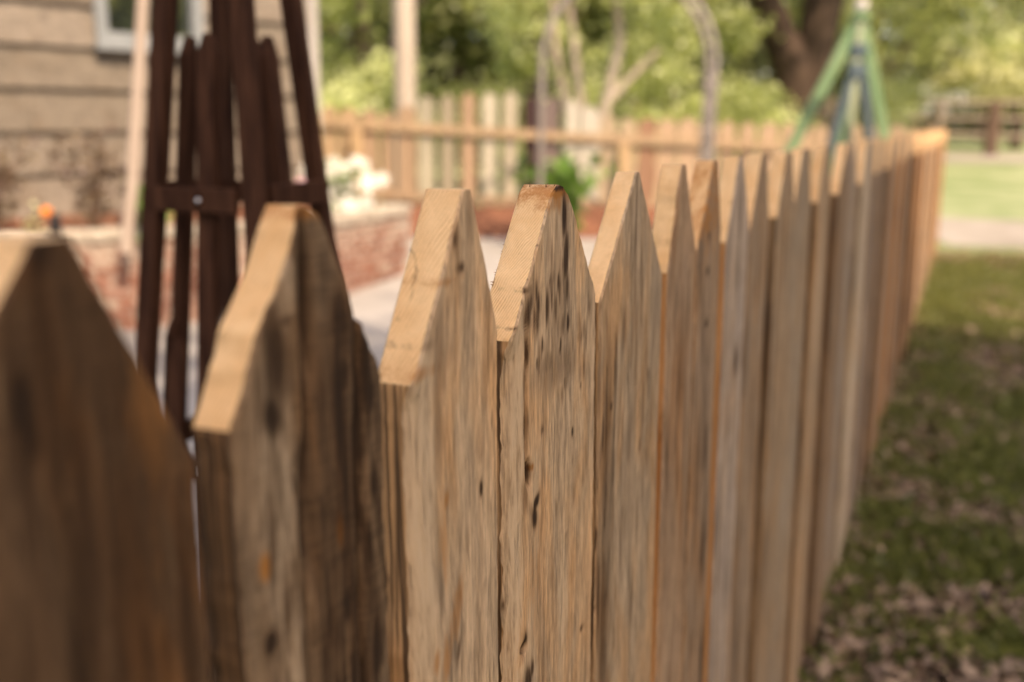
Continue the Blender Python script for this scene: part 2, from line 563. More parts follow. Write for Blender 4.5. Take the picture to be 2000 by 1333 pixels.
# ------------------------------------------------------------------ the setting
gx = np.concatenate([np.linspace(-200, -8, 9), np.linspace(-7, 12, 20), np.linspace(14, 200, 9)])
gy = np.concatenate([np.linspace(-120, -4, 7), np.linspace(-3, 50, 54), np.linspace(60, 300, 7)])
GX, GY = np.meshgrid(gx, gy)
GZ = np.interp(GY, [-50, 11, 25, 45, 80, 300], [0, 0, .62, 1.0, 1.2, 1.2])
nx, ny = len(gx), len(gy)
ii = (np.arange(ny - 1)[:, None] * nx + np.arange(nx - 1)[None]).ravel()
gf = np.stack([ii, ii + 1, ii + nx + 1, ii + nx], 1)
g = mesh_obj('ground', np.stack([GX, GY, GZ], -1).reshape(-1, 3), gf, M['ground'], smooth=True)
tag(g, kind='structure')

YAW = math.radians(24.276)
FD = Vector((math.sin(YAW), math.cos(YAW), 0))       # along the picket fence
FN = Vector((-math.cos(YAW), math.sin(YAW), 0))      # from the fence into the yard
FENCE_D = .242                                       # camera to fence face at ground level
LEAN = .0164


def fence_pt(s, n=0.0, z=0.0):
    p = FD * s + FN * (FENCE_D + LEAN * z + n)
    return Vector((p.x, p.y, z))


def yard_z(y):
    return max(.004, .008 + .037 * (y - 6.0))


# garden floor inside the two fences: pale concrete, soil near the side fence
def sheet(name, pts, mat, kind='structure', thick=None):
    v = [tuple(p) for p in pts]
    return tag(mesh_obj(name, v, [tuple(range(len(v)))], mat), kind=kind)


# patio slab sloping up gently to the far bed
pv, pf = [], []
ys = np.linspace(1.2, 9.75, 24)
for y in ys:
    s = (y - FN.y * .25) / FD.y
    xr = FN.x * .25 + FD.x * s - .35
    for x in np.linspace(-5.5, xr, 6):
        pv.append((x, y, yard_z(y) + .004))
for i in range(len(ys) - 1):
    for k in range(5):
        a = i * 6 + k
        pf.append((a, a + 1, a + 7, a + 6))
tag(mesh_obj('patio', pv, pf, M['patio'], smooth=True), kind='structure')

# the mulch bank in front of the far fence
mv, mf = [], []
bx = np.linspace(-2.3, 4.1, 44)
by = np.linspace(0, 1, 8)
for j, t in enumerate(by):
    for x in bx:
        y = 9.66 + .7 * t + .05 * math.sin(x * 2.1)
        z = yard_z(9.66) + .03 + .22 * t ** .7 + .03 * float(vnoise(x * 6, t * 7)) - .05 * (j == 0)
        mv.append((x, y, z))
for j in range(len(by) - 1):
    for k in range(len(bx) - 1):
        a = j * len(bx) + k
        mf.append((a, a + 1, a + len(bx) + 1, a + len(bx)))
tag(mesh_obj('mulch_bed', mv, mf, M['mulch'], smooth=True), kind='structure')

# pale drive that crosses beyond the far corner, and the lane farther off
def strip(name, pts, mat, lift):
    v, f = [], []
    for (x, y0, y1) in pts:
        for y in np.linspace(y0, y1, 5):
            v.append((x, y, ground_z(x, y) + lift))
    for i in range(len(pts) - 1):
        for k in range(4):
            a = i * 5 + k
            f.append((a, a + 5, a + 6, a + 1))
    return tag(mesh_obj(name, v, f, mat, smooth=True), kind='structure')


strip('drive', [(4.75, 10.75, 13.0), (5.5, 10.6, 13.1), (7, 10.5, 12.7), (10, 10.1, 12.4), (16, 9.5, 12.0), (30, 8.5, 11.5)], M['path'], .006)
strip('lane', [(x, 21.8 + .02 * x, 24.2 + .02 * x) for x in (-30, -10, 0, 6, 10, 14, 20, 40)], M['path'], .012)

# ------------------------------------------------------------------ the side picket fence
# marks on single boards, one pale strip being painted edge light: board, place along the fence, height, half width and half height in mm, slant, strength, kind
STAINS_AND_LIGHT = [
    (3, 0.655, 1.209, 40, 9, 0, 1, 'R'), (3, 0.655, 1.2155, 40, 2.5, 0, .9, 'D'), (3, 0.60, 1.150, 30, 1.4, 0, .7, 'D'), (3, 0.585, 1.1275, 4, 1.5, 0, .9, 'D'),
    (2, 0.46, 1.140, 14, 3.0, 0, .6, 'D'), (2, 0.48, 1.172, 30, 2.5, .4, .6, 'R'), (2, 0.452, 1.126, 30, 5, 0, .6, 'R'), (5, .962, 1.15, 6, 14, 0, .5, 'D'),
    (1, 0.34, 1.175, 12, 3.5, 0, .5, 'D'), (1, 0.36, 1.222, 30, 6, 0, .8, 'R'), (6, 1.11, 1.18, 60, 60, 0, .75, 'R'),
    (3, 0.66, 1.085, 40, 16, 0, .4, 'd'),
    (1, 0.385, 1.165, 10, 22, 0, .7, 'd'), (1, 0.40, 1.0, 16, 60, 0, .6, 'd'), (1, 0.333, 1.10, 12, 60, 0, .45, 'p'), (1, 0.345, 1.19, 10, 20, 0, .35, 'p'), (1, 0.345, 1.02, 12, 40, 0, .35, 'p'),
    (0, 0.25, 1.12, 20, 70, 0, .4, 'd'), (0, 0.23, 1.16, 10, 40, 0, .2, 'r'), (0, 0.26, 1.08, 12, 50, 0, .18, 'r'),
    (0, 0.2207, 1.2188, 4, 8, 0, 0.8, 'd'), (0, 0.2099, 1.1718, 4, 12, 0, 0.95, 'd'), (0, 0.2119, 1.1612, 3, 10, 0, 0.8, 'd'),
    (0, 0.2414, 1.1691, 25, 60, 0, 0.35, 'd'), (0, 0.2622, 1.1641, 10, 30, 0, 0.5, 'r'), (0, 0.2157, 1.1985, 30, 30, 0, 0.3, 'd'),
    (0, 0.2416, 1.1244, 8, 60, 0, 0.3, 'd'), (1, 0.336, 1.1598, 7, 25, 0.0, 0.75, 'd'), (1, 0.332, 1.1357, 5, 10, -0.1, 1, 'd'),
    (1, 0.3603, 1.1873, 2, 40, 0, 0.8, 'c'), (1, 0.3573, 1.1314, 2.2, 60, 0, 0.8, 'c'), (1, 0.3546, 1.083, 2.5, 25, 0, 0.9, 'c'),
    (1, 0.3519, 1.0328, 2, 70, 0, 0.7, 'c'), (1, 0.4012, 1.1407, 2, 25, 0, 0.9, 'c'), (1, 0.3998, 1.0936, 2.5, 60, 0, 0.9, 'c'),
    (1, 0.3978, 1.0394, 2.5, 60, 0, 0.9, 'c'), (1, 0.3985, 0.9815, 2.5, 60, 0, 0.8, 'c'), (1, 0.3785, 1.1258, 24, 60, 0, 0.55, 'd'),
    (1, 0.3777, 1.0613, 24, 70, 0, 0.6, 'd'), (1, 0.3749, 0.9997, 24, 70, 0, 0.5, 'd'), (1, 0.3953, 1.1623, 10, 25, 0, 0.6, 'd'),
    (1, 0.3226, 1.071, 3, 6, 0, 1, 'r'), (1, 0.3801, 1.0657, 2, 10, 0, 1, 'r'), (1, 0.3245, 1.0351, 3.5, 6, 0, 1, 'd'),
    
    
    (1, 0.4234, 1.0316, 4, 30, 0, 0.95, 'd'), (1, 0.4328, 1.0455, 2.5, 25, 0, 0.8, 'd'), (1, 0.4382, 1.0908, 2.2, 7, 0, 1, 'p'),
    (1, 0.4302, 1.0078, 3, 20, 0, 0.8, 'd'), (2, 0.4618, 1.0742, 9, 80, 0, 0.75, 'p'),  # pale strip, continued below: light on the rounded left edge put into colour
    (2, 0.4606, 0.9972, 9, 90, 0, 0.75, 'p'), (2, 0.4624, 1.1155, 7, 25, 0.1, 0.6, 'p'), (2, 0.4796, 1.1292, 6, 30, 0.05, 0.45, 'd'),
    (2, 0.478, 1.0936, 5, 35, 0, 0.4, 'd'), (2, 0.5052, 1.1777, 4, 3, 0, 0.8, 'd'), (2, 0.4989, 1.1942, 2.5, 6, 0.1, 0.7, 'd'),
    (2, 0.534, 1.0362, 1.5, 5, 0, 0.95, 'd'), (2, 0.4882, 1.0446, 2.5, 6, 0.1, 0.8, 'r'), (2, 0.5011, 0.9687, 6, 22, 0.28, 0.6, 'r'),
    (2, 0.489, 0.9437, 6, 20, 0.25, 0.65, 'r'), (2, 0.5032, 0.9417, 2, 9, 0.3, 0.6, 'd'), (2, 0.4747, 0.9477, 3, 8, 0.1, 0.6, 'r'),
    (2, 0.4836, 1.0164, 6, 25, 0, 0.35, 'r'), (2, 0.5174, 1.2066, 4, 12, 0, 0.3, 'd'), (3, 0.6705, 1.1946, 5, 17, 0.0, 0.95, 'd'),
    (3, 0.6755, 1.1644, 4, 18, 0.0, 0.9, 'd'), (3, 0.6791, 1.1412, 4, 12, 0, 0.7, 'd'), (3, 0.6829, 1.1147, 2.2, 7, 0, 1, 'd'),
    (3, 0.6608, 1.1917, 4, 20, 0, 0.5, 'p'), 
    (3, 0.644, 1.0904, 18, 10, 0, 0.45, 'd'), (3, 0.6615, 1.1287, 22, 40, 0, 0.25, 'd'),
    (3, 0.6059, 1.1023, 1.6, 40, 0, 0.6, 'c'), (3, 0.6076, 1.0545, 3, 14, 0, 1, 'd'), (3, 0.6076, 1.0545, 2, 22, 0, 1, 'c'),
    (3, 0.6135, 1.0197, 4, 8, -0.1, 1, 'd'), (3, 0.6135, 1.0197, 3, 8, -0.1, 1, 'c'), (3, 0.6068, 1.0059, 4, 12, 0, 0.5, 'd'),
    (3, 0.6366, 1.0453, 3, 4, 0, 0.7, 'd'), (3, 0.6975, 1.027, 2, 4, 0, 0.9, 'd'), (3, 0.7132, 1.0596, 1.2, 3, 0, 0.8, 'd'),
    (3, 0.6275, 0.9948, 4, 5, 0.6, 0.9, 'd'), (3, 0.6242, 0.9842, 3.5, 8, -0.1, 0.95, 'd'), (3, 0.6188, 1.0229, 3, 3, 0, 0.8, 'r'),
    (3, 0.6108, 0.8942, 3.5, 9, 0.15, 1, 'd'), (3, 0.61, 0.8905, 3, 4, 0, 1, 'c'), (3, 0.6177, 0.8607, 7, 12, 0, 0.9, 'd'),
    (3, 0.6252, 0.8673, 2.5, 8, 0, 0.9, 'd'), (3, 0.588, 0.9316, 1, 4, 0, 1, 'd'), (3, 0.5941, 1.0691, 8, 60, 0, 0.55, 'p'),
    (3, 0.5954, 0.9756, 8, 80, 0, 0.55, 'p'), (3, 0.5965, 0.8844, 8, 50, 0, 0.45, 'p'), (3, 0.7315, 0.85, 3.5, 3, 0, 0.7, 'd'),
    (3, 0.686, 0.8962, 20, 60, 0, 0.25, 'p'), (3, 0.6274, 0.9307, 10, 40, 0, 0.3, 'r'), (4, 0.8383, 1.1591, 2.5, 60, 0, 0.5, 'd'),
    (4, 0.852, 1.0499, 2.5, 60, 0, 0.45, 'd'), (4, 0.7772, 0.975, 14, 110, 0, 0.5, 'd'), (4, 0.7844, 0.8272, 14, 110, 0, 0.55, 'd'),
    (4, 0.7858, 1.0247, 2.5, 5, 0, 0.85, 'd'), (4, 0.8932, 1.0286, 2, 6, 0, 0.5, 'd'), (4, 0.8733, 1.0306, 1.5, 18, 0, 0.6, 'r'),
    (4, 0.8138, 1.0856, 6, 20, 0, 0.5, 'd'), (4, 0.8407, 0.9798, 8, 30, 0, 0.4, 'd'), (4, 0.8738, 0.9652, 3, 9, 0, 0.5, 'd'),
    (4, 0.8469, 0.8611, 14, 30, 0, 0.3, 'p'), (4, 0.8026, 1.0605, 7, 25, 0, 0.35, 'p'), (4, 0.8683, 0.8146, 5, 25, 0.1, 0.45, 'd'),
    (5, 1.0336, 1.0113, 20, 60, 0, 0.35, 'd'), (5, 1.0811, 0.8796, 8, 90, 0, 0.5, 'd'), (5, 1.1228, 0.6663, 8, 100, 0, 0.6, 'd'),
    (6, 1.122, 1.136, 4, 5, 0, 0.9, 'd'), (6, 1.1236, 1.0965, 6, 5, 0, 0.9, 'd'), (6, 1.1325, 1.0351, 6, 5, 0, 0.95, 'd'),
    (6, 1.162, 0.8806, 7, 40, 0, 0.9, 'd'), (6, 1.1814, 0.7451, 8, 50, 0, 0.9, 'd'), (6, 1.2104, 0.5874, 8, 60, 0, 0.85, 'd'),
    (6, 1.1193, 0.8676, 4, 100, 0, 0.5, 'd'), (7, 1.3158, 0.9512, 14, 25, 0, 0.7, 'd'), (7, 1.3671, 0.9476, 10, 20, 0, 0.7, 'd'),
    (7, 1.3934, 0.8359, 10, 25, 0, 0.85, 'd'), (7, 1.2233, 1.1008, 20, 50, 0, 0.5, 'g'), (7, 1.4236, 0.6082, 12, 30, 0, 0.4, 'd'),
]

# weather streaks: many narrow strokes along the fibre (board, s range, height range, count, strength)
_r = random.Random(5)
for (bi, sa, sb, za, zb_, cnt, w0, w1, a0, a1, b0, b1) in (
        (3, .602, .665, 1.085, 1.15, 30, .3, .85, 1.0, 3.2, 4, 14), (3, .66, .73, 1.06, 1.125, 26, .25, .7, 1.0, 3, 4, 13), (3, .64, .69, 1.13, 1.19, 10, .25, .6, .9, 2, 4, 12),
        (3, .605, .735, .86, 1.06, 30, .12, .4, .8, 2, 3, 12), (1, .358, .416, .95, 1.15, 60, .4, 1.0, 1.2, 4.5, 10, 45), (1, .31, .36, .95, 1.2, 16, .2, .6, 1, 3, 10, 30),
        (1, .372, .40, 1.13, 1.19, 10, .4, .8, 1, 3, 8, 20), (2, .47, .55, .93, 1.2, 26, .1, .35, .8, 2, 4, 14), (4, .75, .80, .8, 1.08, 26, .3, .8, 1.5, 5, 15, 60),
        (4, .80, .915, .8, 1.19, 36, .15, .5, 1, 3.5, 8, 40), (0, .18, .275, 1.0, 1.2, 24, .2, .6, 2, 5, 15, 60), (5, .96, 1.06, .75, 1.15, 26, .2, .55, 1.5, 5, 15, 60),
        (6, 1.07, 1.17, .6, 1.15, 24, .2, .6, 1.5, 5, 15, 60), (7, 1.22, 1.34, .5, 1.15, 22, .2, .6, 2, 6, 15, 60), (8, 1.36, 1.48, .4, 1.1, 14, .3, .7, 3, 8, 40, 120), (9, 1.55, 1.69, .3, 1.1, 14, .3, .7, 3, 8, 40, 120)):
    for _ in range(cnt):
        STAINS_AND_LIGHT.append((bi, _r.uniform(sa, sb), _r.uniform(za, zb_), _r.uniform(a0, a1), _r.uniform(b0, b1), _r.uniform(-.03, .03), _r.uniform(w0, w1), 'd'))

fence = empty('picket_fence', tuple(fence_pt(0)))
fence.rotation_euler = (-0.0, 0, math.pi / 2 - YAW)
tag(fence, 'rough sawn natural wood picket fence with pointed pickets running along the grass', 'fence')
TH = .030


def picket(idx, s0, s1, tip, zt, zl, zr, tint, saw=.0, nu=8, dz=.03, side='edge', cutmat='cut', jag=.0008, dn=0.0, lprof=None, rprof=None, zmin=0.0, relief=1.0, wane=None, TH=.022):
    """one dog-eared board; local x along the fence, y into the yard, z up"""
    x0 = (s0 + s1) / 2
    L = lprof or [(zl, s0), (zt, tip[0])]
    R = rprof or [(zr, s1), (zt, tip[1])]
    brk = sorted({z for z, _ in L} | {z for z, _ in R})
    zs = [zmin]
    zfine = min(zl, zr) - .02
    z = zmin
    while z < zt - 1e-6:
        step = dz if z >= zfine - .45 else dz * 3
        nz = min(z + step, zt)
        for b in brk:
            if z + 1e-6 < b < nz: nz = b
        if zt - nz < step * .2: nz = zt
        zs.append(nz); z = nz
    zs = np.array(zs)
    XL = np.interp(zs, [p[0] for p in L], [p[1] for p in L])
    XR = np.interp(zs, [p[0] for p in R], [p[1] for p in R])
    sd = idx * 13.7
    nt = 7 if nu > 20 else 3
    loops = []
    seg = []
    u = np.linspace(0, 1, nu)
    ch = .0016 if nu > 20 else .001
    wv = np.interp(zs, [0, 1.3], [1, 1])
    for k, zz in enumerate(zs):
        xl, xr = XL[k], XR[k]
        j1 = jag * (vnoise(zz * 170, sd) - .5) * 1.3 + jag * 1.6 * (vnoise(zz * 45, sd + 3) - .5)
        j2 = jag * (vnoise(zz * 170, sd + 9) - .5) * 1.3 + jag * 1.6 * (vnoise(zz * 45, sd + 5) - .5)
        j3 = 1.5 * jag * (vnoise(zz * 120, sd + 20) - .5) * 1.4
        fx = xl + ch + j1 + (xr - xl - 2 * ch - j1 + j2) * u
        fy = relief * (-.0004 * (vnoise(fx * 260 + sd, zz * 14 + sd) - .5) - .0007 * (vnoise(fx * 55 + sd, zz * 5) - .5))
        if wane:                                   # a rounded, bark-side arris on the left edge
            d = np.clip(1 - (fx - xl) / wane, 0, 1)
            fy = fy + .008 * d ** 2.2 * np.clip((zl + .005 - zz) / .02, 0, 1)
        front = np.stack([fx, fy, np.full(nu, zz)], 1)
        ty = np.linspace(0, 1, nt)
        rside = np.stack([xr + j2 * (1 - ty) + j3 * ty, ch + (TH - 2 * ch) * ty, np.full(nt, zz)], 1)
        bu = np.linspace(1, 0, 4)
        back = np.stack([xl + ch + (xr - xl - 2 * ch) * bu, np.full(4, TH), np.full(4, zz)], 1)
        ly = ty[::-1]
        y0 = ch + (fy[0] - ch * .0 if wane else 0)
        lside = np.stack([xl + j1 * (1 - ly) + j3 * ly, y0 + (TH - ch - y0) * ly, np.full(nt, zz)], 1)
        loops.append(np.concatenate([front, rside, back, lside]))
    K = len(loops[0])
    V = np.concatenate(loops)
    V[:, 0] -= x0
    ring = np.arange(K)
    nxt = (ring + 1) % K
    F, MI = [], []
    isL = (ring >= nu + nt + 4 - 1)
    isR = (ring >= nu - 1) & (ring < nu + nt)
    Lz, Rz = L[0][0], R[0][0]
    for k in range(len(zs) - 1):
        a, b = k * K, (k + 1) * K
        F.append(np.stack([a + ring, a + nxt, b + nxt, b + ring], 1))
        zm = (zs[k] + zs[k + 1]) / 2
        m = np.zeros(K, int)
        m[isL] = 1 if zm > Lz else 2
        m[isR] = 1 if zm > Rz else 2
        m[nu - 1] = 0
        m[K - 1] = 0
        MI.append(m)
    F = np.concatenate(F); MI = np.concatenate(MI)
    # flat top: a fan of quads between front and back columns
    base = (len(zs) - 1) * K
    fi = base + np.arange(nu)
    cidx = len(V)
    top = V[base:base + K]
    cv = top.mean(0) + np.array([0, 0, .0004])
    V = np.concatenate([V, cv[None]])
    TF = np.stack([base + ring, base + nxt, np.full(K, cidx), np.full(K, cidx)], 1)
    # stains and painted edge light
    st = np.zeros((len(V), 4))
    st[:, 3] = 1
    mine = [q for q in STAINS_AND_LIGHT if q[0] == idx]
    if mine:
        X = V[:, 0] + x0; Z = V[:, 2]; Y = V[:, 1]
        fr = np.clip(1 - Y / (TH * .9), 0, 1)
        for (_, S, Zc, a, b, t, w, kind) in mine:
            S *= (FENCE_D + LEAN * Zc) / .262
            q = ((X - S - t * (Z - Zc)) / (a * .001 + .0006)) ** 2 + ((Z - Zc) / (b * .001)) ** 2
            q = q * (.75 + .9 * vnoise(X * 300, Z * 45))
            g_ = w * np.exp(-q ** 1.4 * .6) * fr
            if kind in 'RD':
                g_ = w * np.exp(-q ** 1.4 * .6) * (.35 + .9 * vnoise(Y * 160 + X * 90, Z * 160))
            ch_ = {'d': 0, 'c': 0, 'g': 0, 'D': 0, 'r': 1, 'R': 1, 'p': 2}[kind]
            if kind == 'g': g_ = g_ * .5
            st[:, ch_] = np.maximum(st[:, ch_], g_)
            if kind == 'c':
                V[:, 1] += .006 * g_
    me_f = [tuple(q) for q in F] + [(int(q[0]), int(q[1]), int(q[2])) for q in TF]
    o = mesh_obj('picket', V, me_f, [M['picket'], M[cutmat], M[side]], fence, np.concatenate([MI, np.ones(K, int)]), True, 38,
                 {'stain_and_light': ('FLOAT_COLOR', st)})
    o.location = (x0, dn, 0)
    o.rotation_euler = (-LEAN + random.uniform(-.004, .004) * (idx > 8), 0, 0)
    o.color = tuple(tint) + (saw,)
    o.pass_index = {2: 4, 3: 13, 1: 7}.get(idx, 8 + (idx * 7) % 16)
    return o


NEAR = dict(nu=90, dz=.0022, zmin=.3)
picket(100, -.13, -.005, (-.075, -.06), 1.222, 1.12, 1.12, (0.197, 0.134, 0.090), .4, 40, .004)
picket(101, .002, .128, (.055, .075), 1.224, 1.12, 1.125, (0.216, 0.144, 0.092), .3, 40, .004)
picket(0, .142, .2825, (.219, .234), 1.222, 1.12, 1.132, (0.15, 0.083, 0.043), .3, 60, .0035, zmin=.5, TH=0.026)
picket(1, .304, .4175, (.352, .37), 1.223, 1.130, 1.134, (0.25, 0.158, 0.092), .8, **NEAR, jag=.0016, relief=1.6,
       lprof=[(1.136, .304), (1.163, .3195), (1.172, .3225), (1.194, .3415), (1.213, .3525), (1.223, .3595)],
       rprof=[(1.134, .4175), (1.145, .4125), (1.15, .408), (1.162, .4035), (1.1665, .399), (1.19, .388), (1.208, .378), (1.218, .371), (1.223, .362)], TH=0.0215)
picket(2, .449, .553, (.5095, .5195), 1.2215, 1.1205, 1.134, (0.60, 0.405, 0.245), .05, **NEAR, dn=-.001, wane=.018, TH=0.0255)
picket(3, .577, .7385, (.651, .668), 1.2165, 1.1195, 1.127, (0.57, 0.385, 0.232), .1, **NEAR, jag=.0013, relief=1.3, wane=.022,
       lprof=[(1.1195, .577), (1.20, .6385), (1.2115, .6475), (1.2165, .655)],
       rprof=[(1.127, .7385), (1.195, .689), (1.2085, .677), (1.2150, .668), (1.2165, .661)], TH=0.0265)
picket(4, .744, .922, (.833, .842), 1.2185, 1.119, 1.117, (0.46, 0.32, 0.20), .1, **NEAR, dn=-.002, TH=0.0195)
picket(5, .950, 1.062, (.991, 1.004), 1.2195, 1.115, 1.12, (0.411, 0.259, 0.155), .1, 40, .003, 'orange', jag=.0016,
       lprof=[(1.115, .950), (1.14, .9595), (1.155, .9635), (1.175, .9715), (1.19, .9745), (1.2195, .991)])
picket(6, 1.068, 1.176, (1.128, 1.147), 1.2195, 1.125, 1.14, (0.353, 0.232, 0.145), .15, 30, .004, 'edge', 'cut')
picket(7, 1.210, 1.343, (1.268, 1.284), 1.2205, 1.118, 1.13, (0.444, 0.331, 0.244), .1, 26, .004, 'orange')
picket(8, 1.352, 1.488, (1.415, 1.452), 1.2195, 1.12, 1.12, (0.354, 0.241, 0.154), .1, 14, .008, dn=.0)
picket(9, 1.535, 1.698, (1.59, 1.64), 1.218, 1.122, 1.12, (0.373, 0.257, 0.161), .1, 12, .01, dn=-.008)
picket(10, 1.704, 1.905, (1.775, 1.84), 1.22, 1.12, 1.12, (0.365, 0.270, 0.183), .1, 12, .01, dn=-.002)
picket(11, 1.912, 2.06, (1.955, 2.005), 1.221, 1.12, 1.12, (0.432, 0.293, 0.180), .1, 12, .01, dn=-.010)
picket(12, 2.066, 2.222, (2.115, 2.17), 1.22, 1.12, 1.12, (0.353, 0.232, 0.141), .1, 10, .012, dn=0)
picket(13, 2.25, 2.45, (2.35, 2.415), 1.22, 1.115, 1.12, (0.294, 0.191, 0.117), .1, 10, .012, dn=-.012)
picket(14, 2.456, 2.665, (2.52, 2.59), 1.219, 1.12, 1.12, (0.356, 0.279, 0.214), .1, 10, .012, dn=-.003)
picket(15, 2.69, 2.86, (2.745, 2.815), 1.22, 1.115, 1.12, (0.514, 0.406, 0.293), .1, 10, .012, dn=-.012)
pk4 = next(o for o in fence.children if abs(o.location.x - .65775) < 1e-4)
sp = MB()
for i in range(46):
    if i < 26:
        q = random.random(); base = Vector((random.uniform(-.006, .016), .0265 * random.uniform(0, 1), 1.2155 - .004 * q)); d = Vector((random.uniform(-.5, .9), random.uniform(-.4, .3), random.uniform(.3, 1)))
    else:
        q = random.random(); base = Vector((-.0795 + .075 * q - .0005, .0265 - .0008, 1.122 + .09 * q)); d = Vector((-1, random.uniform(.2, 1), random.uniform(-.6, .6)))
    d = d.normalized() * random.uniform(.0012, .004)
    w_ = d.cross(Vector((.3, .5, .8))).normalized() * .0007
    u_ = d.cross(w_).normalized() * .0007
    sp.add([base - w_, base + w_, base + u_, base + d], [(0, 1, 3), (1, 2, 3), (2, 0, 3), (0, 2, 1)])
sp.build('splinters', M['splinter'], pk4)['kind'] = 'stuff'
s = 2.87
k = 16
tints = [(0.392, 0.248, 0.153), (0.294, 0.196, 0.126), (0.452, 0.298, 0.190), (0.186, 0.114, 0.071), (0.532, 0.388, 0.275), (0.352, 0.208, 0.122), (0.336, 0.259, 0.199), (0.235, 0.145, 0.089)]
while s < 11.2:
    w = random.choice([.09, .12, .14, .14, .16])
    gap = random.choice([.008, .012, .02, .035])
    mid = s + w / 2 + random.uniform(-.01, .01)
    tw = random.uniform(.012, .03)
    if 4.6 < s < 5.0:
        w = .14
    tn = list(random.choice(tints))
    zt = 1.2195 + random.uniform(-.007, .006)
    picket(k, s, s + w, (mid - tw, mid + tw), zt, zt - .1 + random.uniform(-.006, .006), zt - .1 + random.uniform(-.006, .006),
           tn, .1, 6, .06, random.choice(['edge', 'edge', 'orange', 'edge']), dn=random.choice([-.016, -.01, -.004, 0, .002]))
    s += w + gap
    k += 1
for z in (.28, .93):
    MB().box((5.55, TH + .016 + LEAN * z, z), (11.4, .038, .088), bevel=.003).build('rail', M['board'], fence, color=(.4, .28, .17))
for q in (1.72, 4.1, 6.5, 8.9, 11.28):
    MB().box((q, TH + .088, .5), (.088, .088, 1.1), bevel=.004).build('post', M['board'], fence, color=(.38, .27, .17))

# ------------------------------------------------------------------ dark garden obelisk
ob = empty('garden_obelisk', (-.5215, 1.908, .0), math.radians(-20))
tag(ob, 'dark brown stained wooden obelisk trellis with pointed slats standing behind the near pickets', 'trellis')
APEX, ZR, AR = 2.38, 1.115, .226


def ob_half(z):
    return AR / 2 * (APEX - z) / (APEX - ZR)


def ob_bar(u, face, z0, z1, w, t, name, point=0.0, inset=0.0):
    """a slat on one face (0 front-left, 1 right, 2 back, 3 left) at relative place u across it"""
    P = []
    for z in (z0, z1):
        h = ob_half(z)
        p = Vector((u * h, -h + inset, z))
        P.append(Matrix.Rotation(face * math.pi / 2, 3, 'Z') @ p)
    up = Matrix.Rotation(face * math.pi / 2, 3, 'Z') @ Vector((0, 1, 0))
    return MB().bar(P[0], P[1], w, t, up, point).build(name, M['dark'], ob)


LEG = .031
for sx, sy in ((-1, -1), (1, -1), (1, 1), (-1, 1)):
    h0, h1 = ob_half(0) - LEG / 2, ob_half(2.2) - LEG / 2 + .02
    MB().bar((sx * h0, sy * h0, 0), (sx * h1, sy * h1, 2.2), LEG, LEG, Vector((0, 1, 0))).build('leg', M['dark'], ob)
for face in range(4):
    ob_bar((.02, .02, .02, .3)[face], face, .02, 1.405, .036, .018, 'slat', .035, .014)
    ob_bar(-.46, face, .02, .855, .03, .016, 'slat', .03, .014)
    ob_bar(.46, face, .02, .875, .03, .016, 'slat', .03, .014)
    for z in (.18, .62, ZR, 1.72):
        h = ob_half(z)
        R = Matrix.Rotation(face * math.pi / 2, 3, 'Z')
        w0, w1 = (-h - .004, h - LEG - .004) if face in (0, 3) else (-h + LEG + .004, h + .004)
        b = MB().box(R @ Vector(((w0 + w1) / 2, -h - .006, z + (.006 if face % 2 else 0))), (w1 - w0, .014, .044), R, .0015).build('band', M['dark'], ob)
        if face == 0 or z > 1.5:
            MB().ball(R @ Vector((.02 * h, -h - .0145, z)), .0046, 8).build('screw', M['steel'], b, smooth=True)
for z in (.2, .64, ZR + .032, 1.75):
    h = ob_half(z)
    MB().ball((h - LEG * .5, -h - .0015, z), .0048, 8).build('screw', M['steel'], ob, smooth=True)
MB().box((0, 0, 2.21), (.075, .075, .03), bevel=.004).build('cap', M['dark'], ob)
MB().ball((0, 0, 2.26), .036, 12).build('finial', M['dark'], ob, smooth=True)

# ------------------------------------------------------------------ brick planter
PTS = [(-4.6, 4.25), (-3.55, 4.9), (-2.82, 5.45), (-2.16, 5.93), (-1.62, 6.38), (-1.26, 6.78), (-1.02, 7.28), (-.80, 7.9)]
planter = empty('brick_planter', (-1.26, 6.78, 0))
tag(planter, 'long raised planter of old red brick with whitewashed cap filled with red mulch', 'planter')


def resample(pts, step):
    P = [Vector((p[0], p[1], 0)) for p in pts]
    out, acc = [], 0
    L = [0]
    for a, b in zip(P, P[1:]): L.append(L[-1] + (b - a).length)
    d = 0
    while d < L[-1] - 1e-6:
        i = max(k for k in range(len(L)) if L[k] <= d)
        i = min(i, len(P) - 2)
        t = (d - L[i]) / (L[i + 1] - L[i])
        out.append(P[i].lerp(P[i + 1], t))
        d += step
    return out


def brick_mesh(sx, sy, sz):
    b = MB()
    b.box((0, 0, 0), (sx, sy, sz), bevel=.006)
    me = bpy.data.meshes.new('brick')
    me.from_pydata(b.v, [], b.f)
    return me


BM = brick_mesh(.2, .1, .058)
BM.materials.append(M['brick'])
CM = brick_mesh(.098, .25, .058)
CM.materials.append(M['cap'])
PO = Vector((-1.26, 6.78, 0))
core_v, core_f = [], []
path = resample(PTS, .1)
for i, p in enumerate(path):
    d = (path[min(i + 1, len(path) - 1)] - path[max(i - 1, 0)]).normalized()
    nn = Vector((-d.y, d.x, 0))
    for off, z in ((.012, 0), (.012, .545), (.2, .545), (.2, 0)):
        core_v.append(p + nn * off + Vector((0, 0, z)) - PO)
for i in range(len(path) - 1):
    for k in range(4):
        core_f.append((i * 4 + k, i * 4 + (k + 1) % 4, i * 4 + 4 + (k + 1) % 4, i * 4 + 4 + k))
core_f += [(0, 3, 2, 1), tuple(len(core_v) - 4 + k for k in range(4))]
mesh_obj('mortar', core_v, core_f, M['mortar'], planter)
base_pts = resample(PTS, .105)
